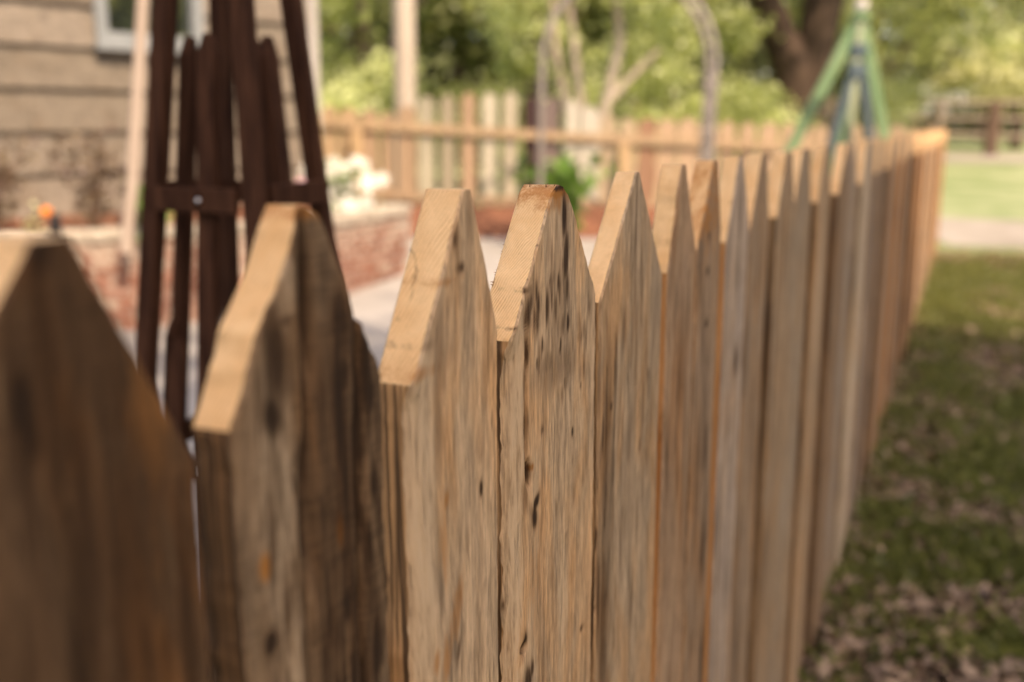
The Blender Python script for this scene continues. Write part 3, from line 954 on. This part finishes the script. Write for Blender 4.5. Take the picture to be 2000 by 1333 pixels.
for course in range(8):
    for i in range(1 + course % 2, len(base_pts) - 1, 2):
        p = base_pts[i]
        d = (base_pts[i + 1] - base_pts[i - 1]).normalized()
        nn = Vector((-d.y, d.x, 0))
        b = bpy.data.objects.new('brick', BM)
        COL.objects.link(b)
        b.parent = planter
        b.location = p + nn * (.05 + random.uniform(-.006, .004)) + Vector((0, 0, .034 + course * .0685)) - PO
        b.rotation_euler = (0, random.uniform(-.02, .02), math.atan2(d.y, d.x) + random.uniform(-.03, .03))
        b.scale = (random.uniform(.94, 1.0), 1, random.uniform(.93, 1.0))
for p, q in zip(resample(PTS, .106), resample(PTS, .106)[1:]):
    d = (q - p).normalized()
    nn = Vector((-d.y, d.x, 0))
    b = bpy.data.objects.new('cap_brick', CM)
    COL.objects.link(b)
    b.parent = planter
    b.location = p + nn * .1 + Vector((0, 0, .578 + random.uniform(-.004, .004))) - PO
    b.rotation_euler = (0, 0, math.atan2(d.y, d.x) + random.uniform(-.03, .03))
# mulch inside the planter, between the wall and the house
HC = Vector((-1.63, 8.24, 0))                       # house corner
HD = Vector((-.673, -.74, 0)).normalized()          # along the house wall, to the left
HN = Vector((.74, -.673, 0)).normalized()           # out of the wall
mv, mf = [], []
inner = [p + Vector((-.1, .16, 0)) for p in resample(PTS, .22)]
for i, p in enumerate(inner):
    t = i / (len(inner) - 1)
    q = HC + HD * (4.2 * (1 - t)) + (HN * .02 if t < 1 else Vector((0, 0, 0)))
    for k in range(9):
        r = p.lerp(q, k / 8)
        mv.append((r.x - PO.x, r.y - PO.y, .545 + .035 * float(vnoise(r.x * 7, r.y * 7)) + .05 * k / 8))
for i in range(len(inner) - 1):
    for k in range(8):
        a = i * 9 + k
        mf.append((a, a + 9, a + 10, a + 1))
mesh_obj('mulch', mv, mf, M['mulch'], planter, smooth=True)

# ------------------------------------------------------------------ house
house = empty('house', tuple(HC))
tag(house, 'weathered house wall of wide lapped wooden boards with a grey blue window', 'house')
HL = HD
RHOUSE = Matrix((( HL.x, HN.x, 0), (HL.y, HN.y, 0), (0, 0, 1)))   # local x left along wall, y outward


def hp(x, y, z):
    return RHOUSE @ Vector((x, y, z))


REV = .272
sid = [(.205, .172, .137), (.17, .142, .11), (.225, .193, .155), (.185, .156, .124), (.155, .128, .10)]
WX0, WX1, WZ0, WZ1 = .985, 1.775, 1.74, 2.72


def siding(x0, x1, z0, k, z1=None):
    n = max(3, int((x1 - x0) / .12))
    v, f = [], []
    top = z0 + REV if z1 is None else z1
    for i in range(n + 1):
        x = x0 + (x1 - x0) * i / n
        wav = .018 * (float(vnoise(x * 1.7 + k * 9, k * 3.3)) - .5)
        for y, z in ((.004, top + .03), (.012, top + .03), (.048, z0 + wav), (.022, z0 + wav)):
            v.append(hp(x, y, z))
    for i in range(n):
        for j in range(4):
            a = i * 4
            f.append((a + j, a + 4 + j, a + 4 + (j + 1) % 4, a + (j + 1) % 4))
    f += [(0, 1, 2, 3), tuple(n * 4 + j for j in (3, 2, 1, 0))]
    o = mesh_obj('siding_board', v, f, M['siding'], house)
    o.color = random.choice(sid) + (1,)
    return o


zb = [1.26 + .069 * 6.4 - REV * j for j in range(-7, 7)]
k = 0
for z0 in zb:
    if z0 < -.05: continue
    if z0 + REV + .03 < WZ0 or z0 > WZ1:
        cuts = [.03, random.uniform(1.9, 2.4), 4.6] if k % 2 else [.03, random.uniform(2.6, 3.2), 4.6]
        for a, b in zip(cuts, cuts[1:]): siding(a + .002, b - .002, z0, k)
    else:
        siding(.032, WX0 - .002, z0, k)
        siding(WX1 + .002, 4.6, z0, k)
    k += 1
# sheathing behind the boards, corner trim, window, eave
MB().add([hp(x, y, z) for z in (0, 3.5) for x, y in ((0.01, -.12), (4.6, -.12), (4.6, 0), (.01, 0))],
         [(3, 2, 1, 0), (4, 5, 6, 7)] + [(i, (i + 1) % 4, 4 + (i + 1) % 4, 4 + i) for i in range(4)]).build('wall', M['mortar'], house)
MB().add([hp(x, y, z) for z in (0, 3.5) for x, y in ((0.01, -5), (.13, -5), (.13, -.125), (.01, -.125))],
         [(3, 2, 1, 0), (4, 5, 6, 7)] + [(i, (i + 1) % 4, 4 + (i + 1) % 4, 4 + i) for i in range(4)]).build('wall', M['siding'], house, color=(.4, .35, .28))


def hbox(x0, x1, y0, y1, z0, z1):
    return MB().add([hp(x, y, z) for z in (z0, z1) for x, y in ((x0, y0), (x1, y0), (x1, y1), (x0, y1))],
                    [(3, 2, 1, 0), (4, 5, 6, 7)] + [(i, (i + 1) % 4, 4 + (i + 1) % 4, 4 + i) for i in range(4)])


hbox(-.03, .055, -.03, .062, 0, 3.5).build('corner_trim', M['trim_paint'], house)
hbox(-.4, 5.0, -.3, .5, 3.5, 3.62).build('roof', M['rail_wood'], house)
win = hbox(WX0, WX0 + .075, .002, .075, WZ0, WZ1)
for a in (hbox(WX1 - .075, WX1, .002, .075, WZ0, WZ1), hbox(WX0 + .075, WX1 - .075, .002, .075, WZ0, WZ0 + .075), hbox(WX0 + .075, WX1 - .075, .002, .075, WZ1 - .075, WZ1),
          hbox(WX0 + .075, WX1 - .075, .01, .05, 2.24, 2.275)):
    win.add(a.v, a.f)
wf = win.build('window', M['frame_paint'], house)
hbox(WX0 - .02, WX1 + .02, .0, .11, WZ0 - .045, WZ0 - .002).build('sill', M['frame_paint'], wf)
hbox(WX0 + .075, WX1 - .075, .012, .02, WZ0 + .075, 2.24).build('pane', M['glass'], wf)
hbox(WX0 + .075, WX1 - .075, .03, .038, 2.275, WZ1 - .075).build('pane', M['glass'], wf)

# ------------------------------------------------------------------ far fence of reclaimed boards
BF = empty('board_fence', (0, 10.42, 0))
tag(BF, 'far fence of mixed reclaimed boards of uneven height with a pale top rail', 'fence')
K_ = 1.042
prof = np.array([(-3.2, 1.36), (-1.93, 1.37), (-1.73, 1.385), (-1.53, 1.36), (-1.18, 1.33), (-.95, 1.47), (-.85, 1.49), (-.35, 1.535), (.06, 1.525), (.3, 1.5), (.66, 1.45), (.9, 1.32), (1.01, 1.29), (1.63, 1.30), (2.38, 1.28), (2.99, 1.26), (4.3, 1.24)])
prof[:, 0] *= K_
prof[:, 1] = EYE + (prof[:, 1] - EYE) * K_
rail = np.array([(-1.94, 1.235), (-1.84, 1.222), (-.02, 1.14), (1.06, 1.1), (1.99, 1.07), (2.7, 1.035), (4.2, .98)])
rail[:, 0] *= K_
rail[:, 1] = EYE + (rail[:, 1] - EYE) * K_
cols = [((-1.9, -1.5), (.50, .34, .22)), ((-1.5, -.95), (.42, .285, .20)), ((-.95, -.75), (.44, .39, .31)), ((-.75, -.6), (.36, .30, .23)), ((-.6, -.45), (.44, .29, .205)),
        ((-.45, -.35), (.34, .16, .095)), ((-.35, -.05), (.58, .51, .42)), ((-.05, .12), (.46, .39, .31)), ((.12, .2), (.06, .03, .03)), ((.2, .37), (.22, .16, .155)),
        ((.37, .75), (.58, .52, .46)), ((.75, .9), (.38, .27, .19)), ((1.25, 1.45), (.38, .215, .15)), ((.9, 1.25), (.48, .36, .26)), ((1.45, 2.9), (.50, .34, .24))]
x = -3.1
while x < 4.35:
    w = random.choice([.13, .15, .16, .19]) if not -.95 < x < .4 else .145
    if 4.35 - x < .1: break
    xm = x + w / 2
    zt = float(np.interp(xm, prof[:, 0], prof[:, 1])) + random.uniform(-.012, .012)
    c = (.46, .32, .22)
    for (a, b), cc in cols:
        if a * K_ <= xm < b * K_: c = cc
    c = (c[0] * .80, c[1] * .84, c[2] * .80)
    zb_ = .12
    pk = [(-w / 2, zb_), (w / 2, zb_), (w / 2, zt - .06), (w * .22, zt), (-w * .22, zt), (-w / 2, zt - .06)]
    v = [(px, 0, pz) for px, pz in pk] + [(px, .02, pz) for px, pz in pk]
    f = [(0, 1, 2, 3, 4, 5), (11, 10, 9, 8, 7, 6)] + [((i + 1) % 6, i, 6 + i, 6 + (i + 1) % 6) for i in range(6)]
    o = mesh_obj('picket', v, f, M['board'], BF)
    o.location = (xm, random.uniform(-.002, .002), 0)
    o.color = c + (1,)
    x += w + (random.choice([.014, .02, .03, .045]) if not -1.0 < x < .4 else .068)
for a, b in zip(rail[:-1], rail[1:]):
    pass
r0, r1 = rail[0], rail[-1]
for (za, zb2, c) in ((r0[1] + .05, r1[1], (.38, .275, .175)), (r0[1] - .68, r1[1] - .66, (.33, .235, .155))):
    v, f = [], []
    xs_ = np.linspace(-3.1, 4.3, 12)
    for i, xx in enumerate(xs_):
        zz = float(np.interp(xx, rail[:, 0], rail[:, 1])) if c[0] > .37 else za + (zb2 - za) * i / 11
        if xx < rail[0, 0] and c[0] > .37: zz = rail[0, 1] + (rail[0, 0] - xx) * .05
        for y, z in ((-.045, zz - .045), (-.006, zz - .045), (-.006, zz + .045), (-.045, zz + .045)):
            v.append((xx, y, z))
    for i in range(11):
        for k in range(4):
            f.append((i * 4 + k, i * 4 + (k + 1) % 4, i * 4 + 4 + (k + 1) % 4, i * 4 + 4 + k))
    f += [(0, 3, 2, 1), (44, 45, 46, 47)]
    o = mesh_obj('rail', v, f, M['board'], BF)
    o.color = c + (1,)
for xx in (-1.60, 1.12, 2.85):
    zz = float(np.interp(xx, rail[:, 0], rail[:, 1])) - .048
    MB().box((xx, -.096, zz / 2), (.095, .09, zz), bevel=.005).build('post', M['board'], BF, color=(.46, .32, .185))

# ------------------------------------------------------------------ garden arch
arch = empty('garden_arch', (.97, 9.0, yard_z(9.0)))
tag(arch, 'weathered grey metal garden arch standing before the far board fence', 'arch')
AW, AZ, ARAD = .74, 1.64, .76
for dy in (-.2, .2):
    m = MB()
    pth = [(-AW, dy, 0), (-AW, dy, .7), (-AW, dy, AZ)] + [(-AW * math.cos(a), dy, AZ + ARAD * math.sin(a)) for a in np.linspace(.13, math.pi - .13, 22)] + [(AW, dy, AZ), (AW, dy, .7), (AW, dy, 0)]
    m.tube(pth, .024, 8)
    m.build('hoop', M['arch_metal'], arch, smooth=True)
for sx in (-1, 1):
    for z in np.arange(.15, AZ + .05, .21):
        MB().tube([(sx * AW, -.178, z), (sx * AW, .178, z)], .014, 6).build('rung', M['arch_metal'], arch, smooth=True)
    MB().tube([(sx * AW, 0, 0), (sx * AW, 0, AZ)], .014, 6).build('upright', M['arch_metal'], arch, smooth=True)
for a in np.linspace(.2, math.pi - .2, 9):
    xx, zz = -AW * math.cos(a), AZ + ARAD * math.sin(a)
    MB().tube([(xx, -.178, zz), (xx, .178, zz)], .014, 6).build('rung', M['arch_metal'], arch, smooth=True)

# ------------------------------------------------------------------ green and blue pyramid trellises
gt = empty('green_trellis', (2.66, 8.05, .08))
tag(gt, 'tall green painted pyramid trellis with a round white finial near the fence corner', 'trellis')
gtop = Vector((0, 0, 2.02))
legs = [((-.92, -.03, 0.0), 'green_paint'), ((.62, .1, 0.0), 'green_paint'), ((-.17, -.42, 0), 'pale_green_paint'), ((-.02, .5, 0), 'green_paint')]
for (p, mt) in legs:
    p = Vector(p)
    MB().bar(p, gtop + (p - gtop) * .03, .05 if 'pale' in mt else .08, .05, Vector((0, 1, 0))).build('leg', M[mt], gt)
MB().box((0, 0, 2.0), (.12, .12, .05), bevel=.006).build('cap', M['green_paint'], gt)
MB().ball((0, 0, 2.075), .055, 14).build('finial', M['white_paint'], gt, smooth=True)

bt = empty('blue_trellis', (2.55, 7.7, .07))
tag(bt, 'small blue painted obelisk trellis standing inside the legs of the green one', 'trellis')
btop = Vector((0, 0, 1.78))
for sx, sy in ((-1, -1), (1, -1), (1, 1), (-1, 1)):
    p = Vector((sx * .36, sy * .02, 0))
    MB().bar(p, btop + (p - btop) * .10, .05, .05, Vector((0, 1, 0))).build('leg', M['blue_paint'], bt)
MB().box((0, 0, 1.58), (.12, .09, .12), bevel=.01).build('collar', M['blue_paint'], bt)
MB().box((0, 0, 1.73), (.10, .09, .10), bevel=.005).build('cap', M['blue_paint'], bt)

# ------------------------------------------------------------------ poles and rail fence
pole = empty('tall_pole', (-1.225, 11.4, ground_z(0, 11.4)))
tag(pole, 'tall straight pale wooden pole standing behind the far board fence', 'pole')
MB().tube([(0, 0, 0), (0, 0, 2.4), (.02, 0, 5.2)], [.125, .12, .11], 14).build('shaft', M['pole_wood'], pole, smooth=True)
stk = MB().tube([(-2.22, 5.68, .5), (-2.15, 5.68, .93), (-2.03, 5.68, 1.87), (-1.97, 5.68, 2.35)], [.034, .033, .031, .029], 10).build('garden_stake', M['stake'], None, smooth=True)
tag(stk, 'slender pale tan stake leaning in the planter before the window', 'stake')

rf = empty('split_rail_fence', (0, 25, 0))
tag(rf, 'long grey split rail fence crossing the lawn below the trees', 'fence')
for x in np.arange(-22, 34, 2.7):
    gz = ground_z(0, 25)
    MB().box((x, 0, gz + .62), (.14, .14, 1.3), bevel=.01).build('post', M['rail_wood'], rf)
    for z in (.42, .82, 1.2):
        a, b = random.uniform(-.03, .03), random.uniform(-.03, .03)
        MB().tube([(x - .04, .1, gz + z + a), (x + 1.35, .1, gz + z + random.uniform(-.02, .02)), (x + 2.74, .1, gz + z + b)], [.06, .065, .055], 7, .1).build('rail', M['rail_wood'], rf)
bp = MB().box((11.4, 24.3, .6 + .62), (.26, .2, 1.28), bevel=.02).build('gate_post', M['brown_post'])
tag(bp, 'stout dark brown post standing alone at the right end of the lane', 'post')

# ------------------------------------------------------------------ trees
def leafed(name, parent, pts, tone, size, mat, up=.12):
    v, f = leaf_quads(pts, size, up)
    return mesh_obj(name, v, f, mat, parent, attr={'tone': ('FLOAT', np.repeat(tone, 4))})


def tree(name, label, x, y, trunks, crowns, leaf, bark, lsize, gz=None):
    """trunks: list of (path, radii); crowns: list of (centre, radii, clumps, leaves, clump size)"""
    gz = ground_z(x, y) if gz is None else gz
    t = empty(name, (x, y, gz))
    tag(t, label, 'tree')
    for (p, r) in trunks:
        MB().tube(p, r, 12, .07).build('trunk', M[bark], t, smooth=True)
    P, T = [], []
    for c in crowns:
        p, q = clump_points(*c)
        P.append(p); T.append(q)
    if P:
        leafed('crown', t, np.concatenate(P), np.concatenate(T), lsize, M[leaf])
    return t


# big oak whose fork shows at the upper right
tree('oak_tree', 'massive dark trunked oak with forked trunk behind the green trellis', 5.56, 20,
     [([(0, 0, -.2), (0, 0, .5), (-.06, 0, 1.3), (-.14, 0, 1.95), (-.46, 0, 2.5), (-.84, 0, 3.3), (-1.3, .2, 5.0), (-2.4, .4, 7.0)], [.62, .5, .43, .40, .33, .29, .26, .14]),
      ([(.1, 0, .6), (.14, 0, 1.5), (.22, 0, 2.2), (.34, 0, 3.3), (.6, 0, 5), (1.2, -.3, 7.4)], [.36, .37, .37, .39, .34, .18]),
      ([(.3, 0, 3.6), (1.6, .5, 4.6), (3.4, .6, 5.4)], [.2, .15, .06]),
      ([(-.9, 0, 3.8), (-2.4, -.6, 4.6), (-4.2, -1.0, 5.2)], [.18, .13, .05])],
     [((0, 0, 8.2), (6.0, 5.5, 3.2), 60, 9000, 1.5), ((-1.5, 1.8, 3.9), (4.5, 1.6, 1.5), 22, 2600, 1.0), ((3.2, 1.5, 3.6), (2.6, 1.4, 1.2), 14, 1500, .9)], 'leaf_mid', 'bark', .26)
tree('ornamental_tree', 'pale multi stemmed small tree seen through the garden arch', .95, 13.6,
     [([(.1, 0, 0), (.14, 0, .9), (.28, 0, 1.5), (.42, 0, 2.2), (.30, .1, 3.2)], [.1, .085, .075, .065, .04]),
      ([(.02, .05, 0), (.0, .05, 1.0), (-.15, 0, 1.9), (-.3, 0, 2.9)], [.08, .065, .055, .035]),
      ([(-.1, -.05, 0), (-.2, -.05, 1.1), (-.42, 0, 2.0), (-.5, 0, 3.0)], [.07, .06, .05, .03]),
      ([(.24, 0, 1.35), (.55, 0, 1.7), (.95, 0, 2.1)], [.06, .05, .03])],
     [((0, 0, 3.6), (1.7, 1.4, 1.0), 26, 4200, .6), ((-.75, .6, 2.2), (.7, .6, .5), 8, 700, .4), ((.95, .7, 2.0), (.7, .5, .6), 9, 900, .4)], 'leaf_yellow', 'pale_bark', .13)
tree('round_tree', 'small round pale crowned tree at the far right beyond the lane', 13.25, 28,
     [([(.55, 0, -.1), (.55, 0, .6), (.3, 0, 1.3), (.1, 0, 2.0)], [.2, .17, .14, .08])],
     [((-.05, 0, 2.0), (1.75, 1.5, .95), 34, 5000, .65)], 'leaf_pale', 'bark', .16)
ts = [
    ('maple_tree', 'yellow green leafy tree rising just behind the tall pale pole', -2.6, 17.5, (0, 0, 4.2), (3.0, 2.4, 2.6), 26, 7500, .95, 'leaf_yellow', 2.0),
    ('bushy_tree', 'low bushy green tree between the house corner and the pale pole', -3.9, 19.5, (0, 0, 2.6), (2.2, 1.8, 2.0), 18, 4200, .8, 'leaf_dark', 1.2),
    ('elm_tree', 'tall mid green tree above the middle of the far board fence', .4, 21.5, (0, 0, 5.4), (3.6, 2.6, 3.6), 30, 8200, 1.2, 'leaf_mid', 2.4),
    ('lime_tree', 'bright lime green tree between the garden arch and the forked oak', 2.6, 17.8, (0, 0, 3.7), (1.7, 1.9, 1.9), 19, 5600, .8, 'leaf_yellow', 1.9),
    ('shade_tree', 'broad dark green tree filling the gap right of the forked oak', 9.4, 27, (0, 0, 5.2), (4.0, 3.0, 3.4), 30, 7800, 1.3, 'leaf_mid', 2.2),
    ('holly_tree', 'dense dark green tree directly above the tallest pale pickets of the far fence', -1.3, 23.5, (0, 0, 2.4), (2.3, 1.8, 2.2), 24, 6000, .8, 'leaf_mid', 1.2),
    ('field_tree', 'dark leafy tree behind the small round tree', 15.6, 34, (0, 0, 6.0), (5.2, 3.6, 4.2), 60, 9000, 1.5, 'leaf_dark', 2.2),
    ('woodland_tree', 'tall dark tree standing behind the garden arch and lime green tree', 3.9, 29, (0, 0, 6.2), (4.5, 3.0, 4.2), 50, 7600, 1.5, 'leaf_dark', 2.2),
    ('hedge_tree', 'dark spreading tree left of the pole beyond the split rail fence', -5.0, 29, (0, 0, 6.2), (4.8, 3.0, 4.6), 50, 7600, 1.5, 'leaf_dark', 2.0),
]
for (nm, lb, x, y, c, r, nc, nl, rc, lf, ht) in ts:
    tree(nm, lb, x, y, [([(0, 0, -.1), (.05, 0, ht * .5), (-.05, .1, ht), (.1, 0, c[2] + .5)], [.24, .2, .17, .08]),
                        ([(0, .05, ht * .7), (r[0] * .3, .2, ht + .9), (r[0] * .6, .3, ht + 1.9)], [.12, .09, .04]),
                        ([(0, .05, ht * .8), (-r[0] * .3, 0, ht + .8), (-r[0] * .6, .2, ht + 1.7)], [.12, .09, .04])],
         [(c, r, nc, nl, rc)], lf, 'trunk_bark', .2 if y < 20 else .28)
# low sunny shrubs along the rail fence
shr = [(-2.2, 15.3, 1.15, 'broad sunny shrub at the foot of the tall pale pole'), (-.6, 16.0, 1.0, 'rounded yellow green shrub above the tallest white pickets'),
       (1.85, 16.2, 1.35, 'sunny shrub right of the pale multi stemmed tree'), (3.5, 15.8, 1.05, 'low green shrub left of the arch leg by the forked oak'), (8.3, 22.8, 1.2, 'yellowish shrub right of the green trellis by the rail fence')]
for (x, y, r, lb) in shr:
    t = empty('shrub', (x, y, ground_z(x, y)))
    tag(t, lb, 'shrub', 'sunny shrubs before the trees')
    MB().tube([(0, 0, 0), (.05, 0, r * .5), (.1, .05, r)], [.06, .05, .03], 6).build('stem', M['stem'], t)
    MB().tube([(0, 0, 0), (-.2, 0, r * .5), (-.4, .05, r)], [.05, .04, .02], 6).build('stem', M['stem'], t)
    p, q = clump_points((0, 0, r * .95), (r, r * .8, r * .75), 22, 3000, r * .42, .4)
    leafed('foliage', t, p, q, .11, M['leaf_yellow'])

# the woods far behind read as one mass
P, T = [], []
for i in range(46):
    x = RNG.uniform(-34, 44); y = RNG.uniform(38, 54)
    p, q = clump_points((x, y, RNG.uniform(1.5, 9)), (4.5, 3, 4.0), 26, 1700, 1.6, .3)
    P.append(p); T.append(q * .8)
far = leafed('woods', None, np.concatenate(P), np.concatenate(T), .5, M['leaf_dark'])
tag(far, 'dense dark woods closing the view beyond the lawn', 'woods', kind='stuff')

# the oak that shades the fence, and its neighbour across the grass (both beside the camera)
C0 = Vector((1.7, .9, 1.0)) + SUN * 18.0
tree('live_oak', 'large spreading live oak that shades the picket fence from behind the viewer', C0.x, C0.y,
     [([(0, 0, -.2), (0, 0, .8), (.1, 0, 4.0), (-.3, .2, 9.0), (-.6, .2, 13.5)], [.85, .6, .5, .36, .12]),
      ([(.0, 0, 6.2), (1.8, .5, 9.2), (3.5, .8, 12.2)], [.3, .2, .08]),
      ([(.0, 0, 6.4), (-1.6, 1.6, 9.6), (-2.9, 2.8, 12.4)], [.3, .2, .08])],
     [((0, 0, C0.z), (5.0, 4.0, 2.6), 130, 33000, 1.3)], 'leaf_mid', 'bark', .24)
tree('roadside_tree', 'green tree across the grass reflected in the house window', 17, 1.5,
     [([(0, 0, -.1), (.1, 0, 1.6), (0, 0, 4.0)], [.32, .26, .12])],
     [((0, 0, 4.8), (3.8, 4.5, 3.4), 60, 9000, 1.3)], 'leaf_yellow', 'trunk_bark', .26)

# unseen woods beside and behind the camera, added to cut low light
P, T = [], []
for i in range(22):
    a = math.radians(62 + 150 * i / 21)
    d = RNG.uniform(13, 18)
    p, q = clump_points((d * math.sin(a), d * math.cos(a), RNG.uniform(2.2, 4.0)), (3.2, 3.2, 3.2), 24, 1500, 1.3, .3)
    p = p[p[:, 2] > .1] if False else p
    P.append(p); T.append(q * .9)
side = leafed('woods', None, np.concatenate(P), np.concatenate(T), .42, M['leaf_mid'])
tag(side, 'unseen green woods added beside the picket fence to block low light', 'woods', kind='stuff')

# ------------------------------------------------------------------ plants in the beds
def plant(name, label, x, y, z, stems, h, spread, nleaf, lsize, leaf, cat='plant', flowers=None, upright=.6):
    t = empty(name, (x, y, z))
    tag(t, label, cat)
    tips = []
    for i in range(stems):
        a = 2 * math.pi * i / stems + random.uniform(-.4, .4)
        e = Vector((math.cos(a) * spread * random.uniform(.4, 1), math.sin(a) * spread * random.uniform(.4, 1), h * random.uniform(.75, 1)))
        m = Vector((e.x * .35, e.y * .35, e.z * .55))
        MB().tube([(0, 0, -.02), m, e], [.007, .005, .003], 5).build('stem', M['stem'], t)
        tips.append((m, e))
    pts, tone = [], []
    for (m, e) in tips:
        for _ in range(nleaf // stems):
            w = random.uniform(.0, 1)
            c = m.lerp(e, w) if random.random() < upright else (m * random.uniform(.3, 1))
            pts.append((c.x + random.gauss(0, spread * .2), c.y + random.gauss(0, spread * .2), c.z + random.gauss(0, .03)))
            tone.append(random.random())
    leafed('leaves', t, np.array(pts), np.array(tone), lsize, M[leaf], .2)
    if flowers:
        mat, n, size, zlo = flowers
        for _ in range(n):
            m, e = random.choice(tips)
            c = Vector((random.gauss(0, spread * .55), random.gauss(0, spread * .4), random.uniform(zlo, h * 1.05)))
            v, f = [], []
            tilt = Vector((random.uniform(-.5, .5), -1, random.uniform(.2, .9))).normalized()
            s_ = tilt.cross(Vector((0, 0, 1))).normalized(); u_ = s_.cross(tilt)
            for k in range(7):
                a = 2 * math.pi * k / 7
                d = s_ * math.cos(a) + u_ * math.sin(a); q = s_ * -math.sin(a) + u_ * math.cos(a)
                b = len(v)
                v += [c, c + d * size * .6 + q * size * .27 + tilt * size * .1, c + d * size, c + d * size * .6 - q * size * .27 + tilt * size * .1]
                f.append((b, b + 1, b + 2, b + 3))
            mesh_obj('flower', v, f, M[mat], t, attr={'tone': ('FLOAT', np.full(len(v), .5))})
    return t


plant('flowering_plant', 'clump of bright white flowers above the brick wall right of the obelisk', -1.24, 7.3, .56, 9, .37, .22, 150, .06, 'leaf_plant', flowers=('petal', 60, .07, .05))
plant('pink_flower_plant', 'small plant with a pink flower seen between the slats of the obelisk', -1.68, 7.15, .57, 5, .36, .12, 60, .05, 'leaf_plant', flowers=('pink_petal', 4, .04, .2))
plant('pepper_plant', 'leafy bright green plant behind the tip of the sharpest picket', .44, 9.2, .2, 11, .78, .40, 210, .17, 'leaf_plant')
plant('leafy_plant', 'bushy light green plant beside the stake left of the obelisk', -2.13, 5.85, .57, 8, .33, .15, 170, .07, 'leaf_plant')
plant('rose_cane', 'tall sparse brown plant at the left edge of the planter', -2.98, 5.75, .57, 9, .58, .24, 260, .06, 'leaf_purple')
plant('rose_cane', 'tall sparse purplish brown plant midway between stake and orange marker', -2.5, 5.95, .57, 9, .64, .24, 280, .06, 'leaf_purple')
plant('rose_cane', 'short brown plant between orange marker and green bushy plant', -2.28, 6.05, .57, 7, .4, .16, 150, .055, 'leaf_purple')
plant('herb_plant', 'low pale green herb at the very front left of the planter mulch', -2.7, 5.62, .57, 6, .16, .1, 70, .04, 'leaf_pale')
plant('herb_plant', 'dark green herb in the middle of the planter behind the obelisk', -1.9, 6.6, .57, 6, .3, .14, 90, .05, 'leaf_dark')

ms = empty('garden_marker', (-2.53, 5.5, .56))
tag(ms, 'small black garden spike with an orange head in the planter mulch', 'garden spike')
MB().tube([(0, 0, -.03), (0, 0, .1), (.004, 0, .17)], [.028, .03, .026], 8).build('body', M['black_plastic'], ms, smooth=True)
MB().box((-.032, -.02, .185), (.042, .04, .048), bevel=.01).build('head', M['orange_plastic'], ms)

# ------------------------------------------------------------------ grass and fallen leaves on the near lawn
def lawn_points(n, dens):
    out = []
    tot = 0
    while tot < n:
        y = RNG.uniform(.6, 9.9, 4 * n)
        x = RNG.uniform(.1, 6.2, 4 * n)
        sd = (x * -FN.x + y * -FN.y)           # distance in front of the fence face
        ok = (sd > -FENCE_D + .015) & (x / y < .62) & dens(x, y, sd)
        p = np.stack([x[ok], y[ok]], 1)
        out.append(p); tot += len(p)
    return np.concatenate(out)[:n]


def green(x, y, sd):
    gnz = .4 * vnoise(x * 2.1 + 3, y * 1.5 + 8) + .6 * vnoise(x * 6.5, y * 5.0)
    return gnz + np.interp(y, [1, 4, 6, 8, 8.6, 9.4, 9.9], [0.02, .04, .10, .3, .25, -.1, -.4])


gp = lawn_points(62000, lambda x, y, sd: RNG.random(len(x)) < np.clip((green(x, y, sd) - .40) * 4, .10, 1))
n = len(gp)
h = RNG.uniform(.03, .085, n)
a = RNG.uniform(0, 2 * np.pi, n)
wd = RNG.uniform(.0022, .0045, n) * (1 + gp[:, 1] * .08)
dx, dy = np.cos(a) * wd, np.sin(a) * wd
ln = RNG.normal(0, .45, (n, 2)) * h[:, None]
gz0 = np.interp(gp[:, 1], [-50, 11, 25], [0, 0, .62])
v = np.zeros((n, 4, 3))
v[:, 0] = np.stack([gp[:, 0] - dx, gp[:, 1] - dy, gz0 - .004], 1)
v[:, 1] = np.stack([gp[:, 0] + dx, gp[:, 1] + dy, gz0 - .004], 1)
v[:, 2] = np.stack([gp[:, 0] + dx * .7 + ln[:, 0] * .4, gp[:, 1] + dy * .7 + ln[:, 1] * .4, gz0 + h * .6], 1)
v[:, 3] = np.stack([gp[:, 0] + ln[:, 0], gp[:, 1] + ln[:, 1], gz0 + h], 1)
go = mesh_obj('grass', v.reshape(-1, 3), np.arange(4 * n).reshape(-1, 4), M['grass'], attr={'tone': ('FLOAT', np.repeat(RNG.random(n), 4))})
tag(go, 'patchy green grass growing along the foot of the picket fence', 'grass', kind='stuff')

lp = lawn_points(19000, lambda x, y, sd: RNG.random(len(x)) < np.clip((.84 - green(x, y, sd)) * 3, .06, 1) * np.interp(y, [0, 6, 8.5], [1, .8, .15]))
n = len(lp)
gz0 = RNG.uniform(.004, .05, n)
cen = np.stack([lp[:, 0], lp[:, 1], gz0], 1)
nrm = RNG.normal(size=(n, 3)) * .45; nrm[:, 2] = 1
nrm /= np.linalg.norm(nrm, axis=1)[:, None]
ax = RNG.normal(size=(n, 3)); ax -= (ax * nrm).sum(1)[:, None] * nrm; ax /= np.linalg.norm(ax, axis=1)[:, None]
bx_ = np.cross(nrm, ax)
s_ = RNG.uniform(.010, .036, n)[:, None]
curl = RNG.uniform(-.1, .5, n)[:, None] * nrm * s_
v = np.stack([cen - ax * s_, cen - bx_ * s_ * .5 + curl, cen + ax * s_, cen + bx_ * s_ * .5 + curl], 1).reshape(-1, 3)
b = np.arange(n) * 4
f = np.concatenate([np.stack([b, b + 1, b + 2], 1), np.stack([b, b + 2, b + 3], 1)])
lo = mesh_obj('fallen_leaves', v, f, M['litter'], attr={'tone': ('FLOAT', np.repeat(RNG.random(n), 4))})
tag(lo, 'dry brown leaves scattered over the grass beside the fence', 'leaf litter', kind='stuff')
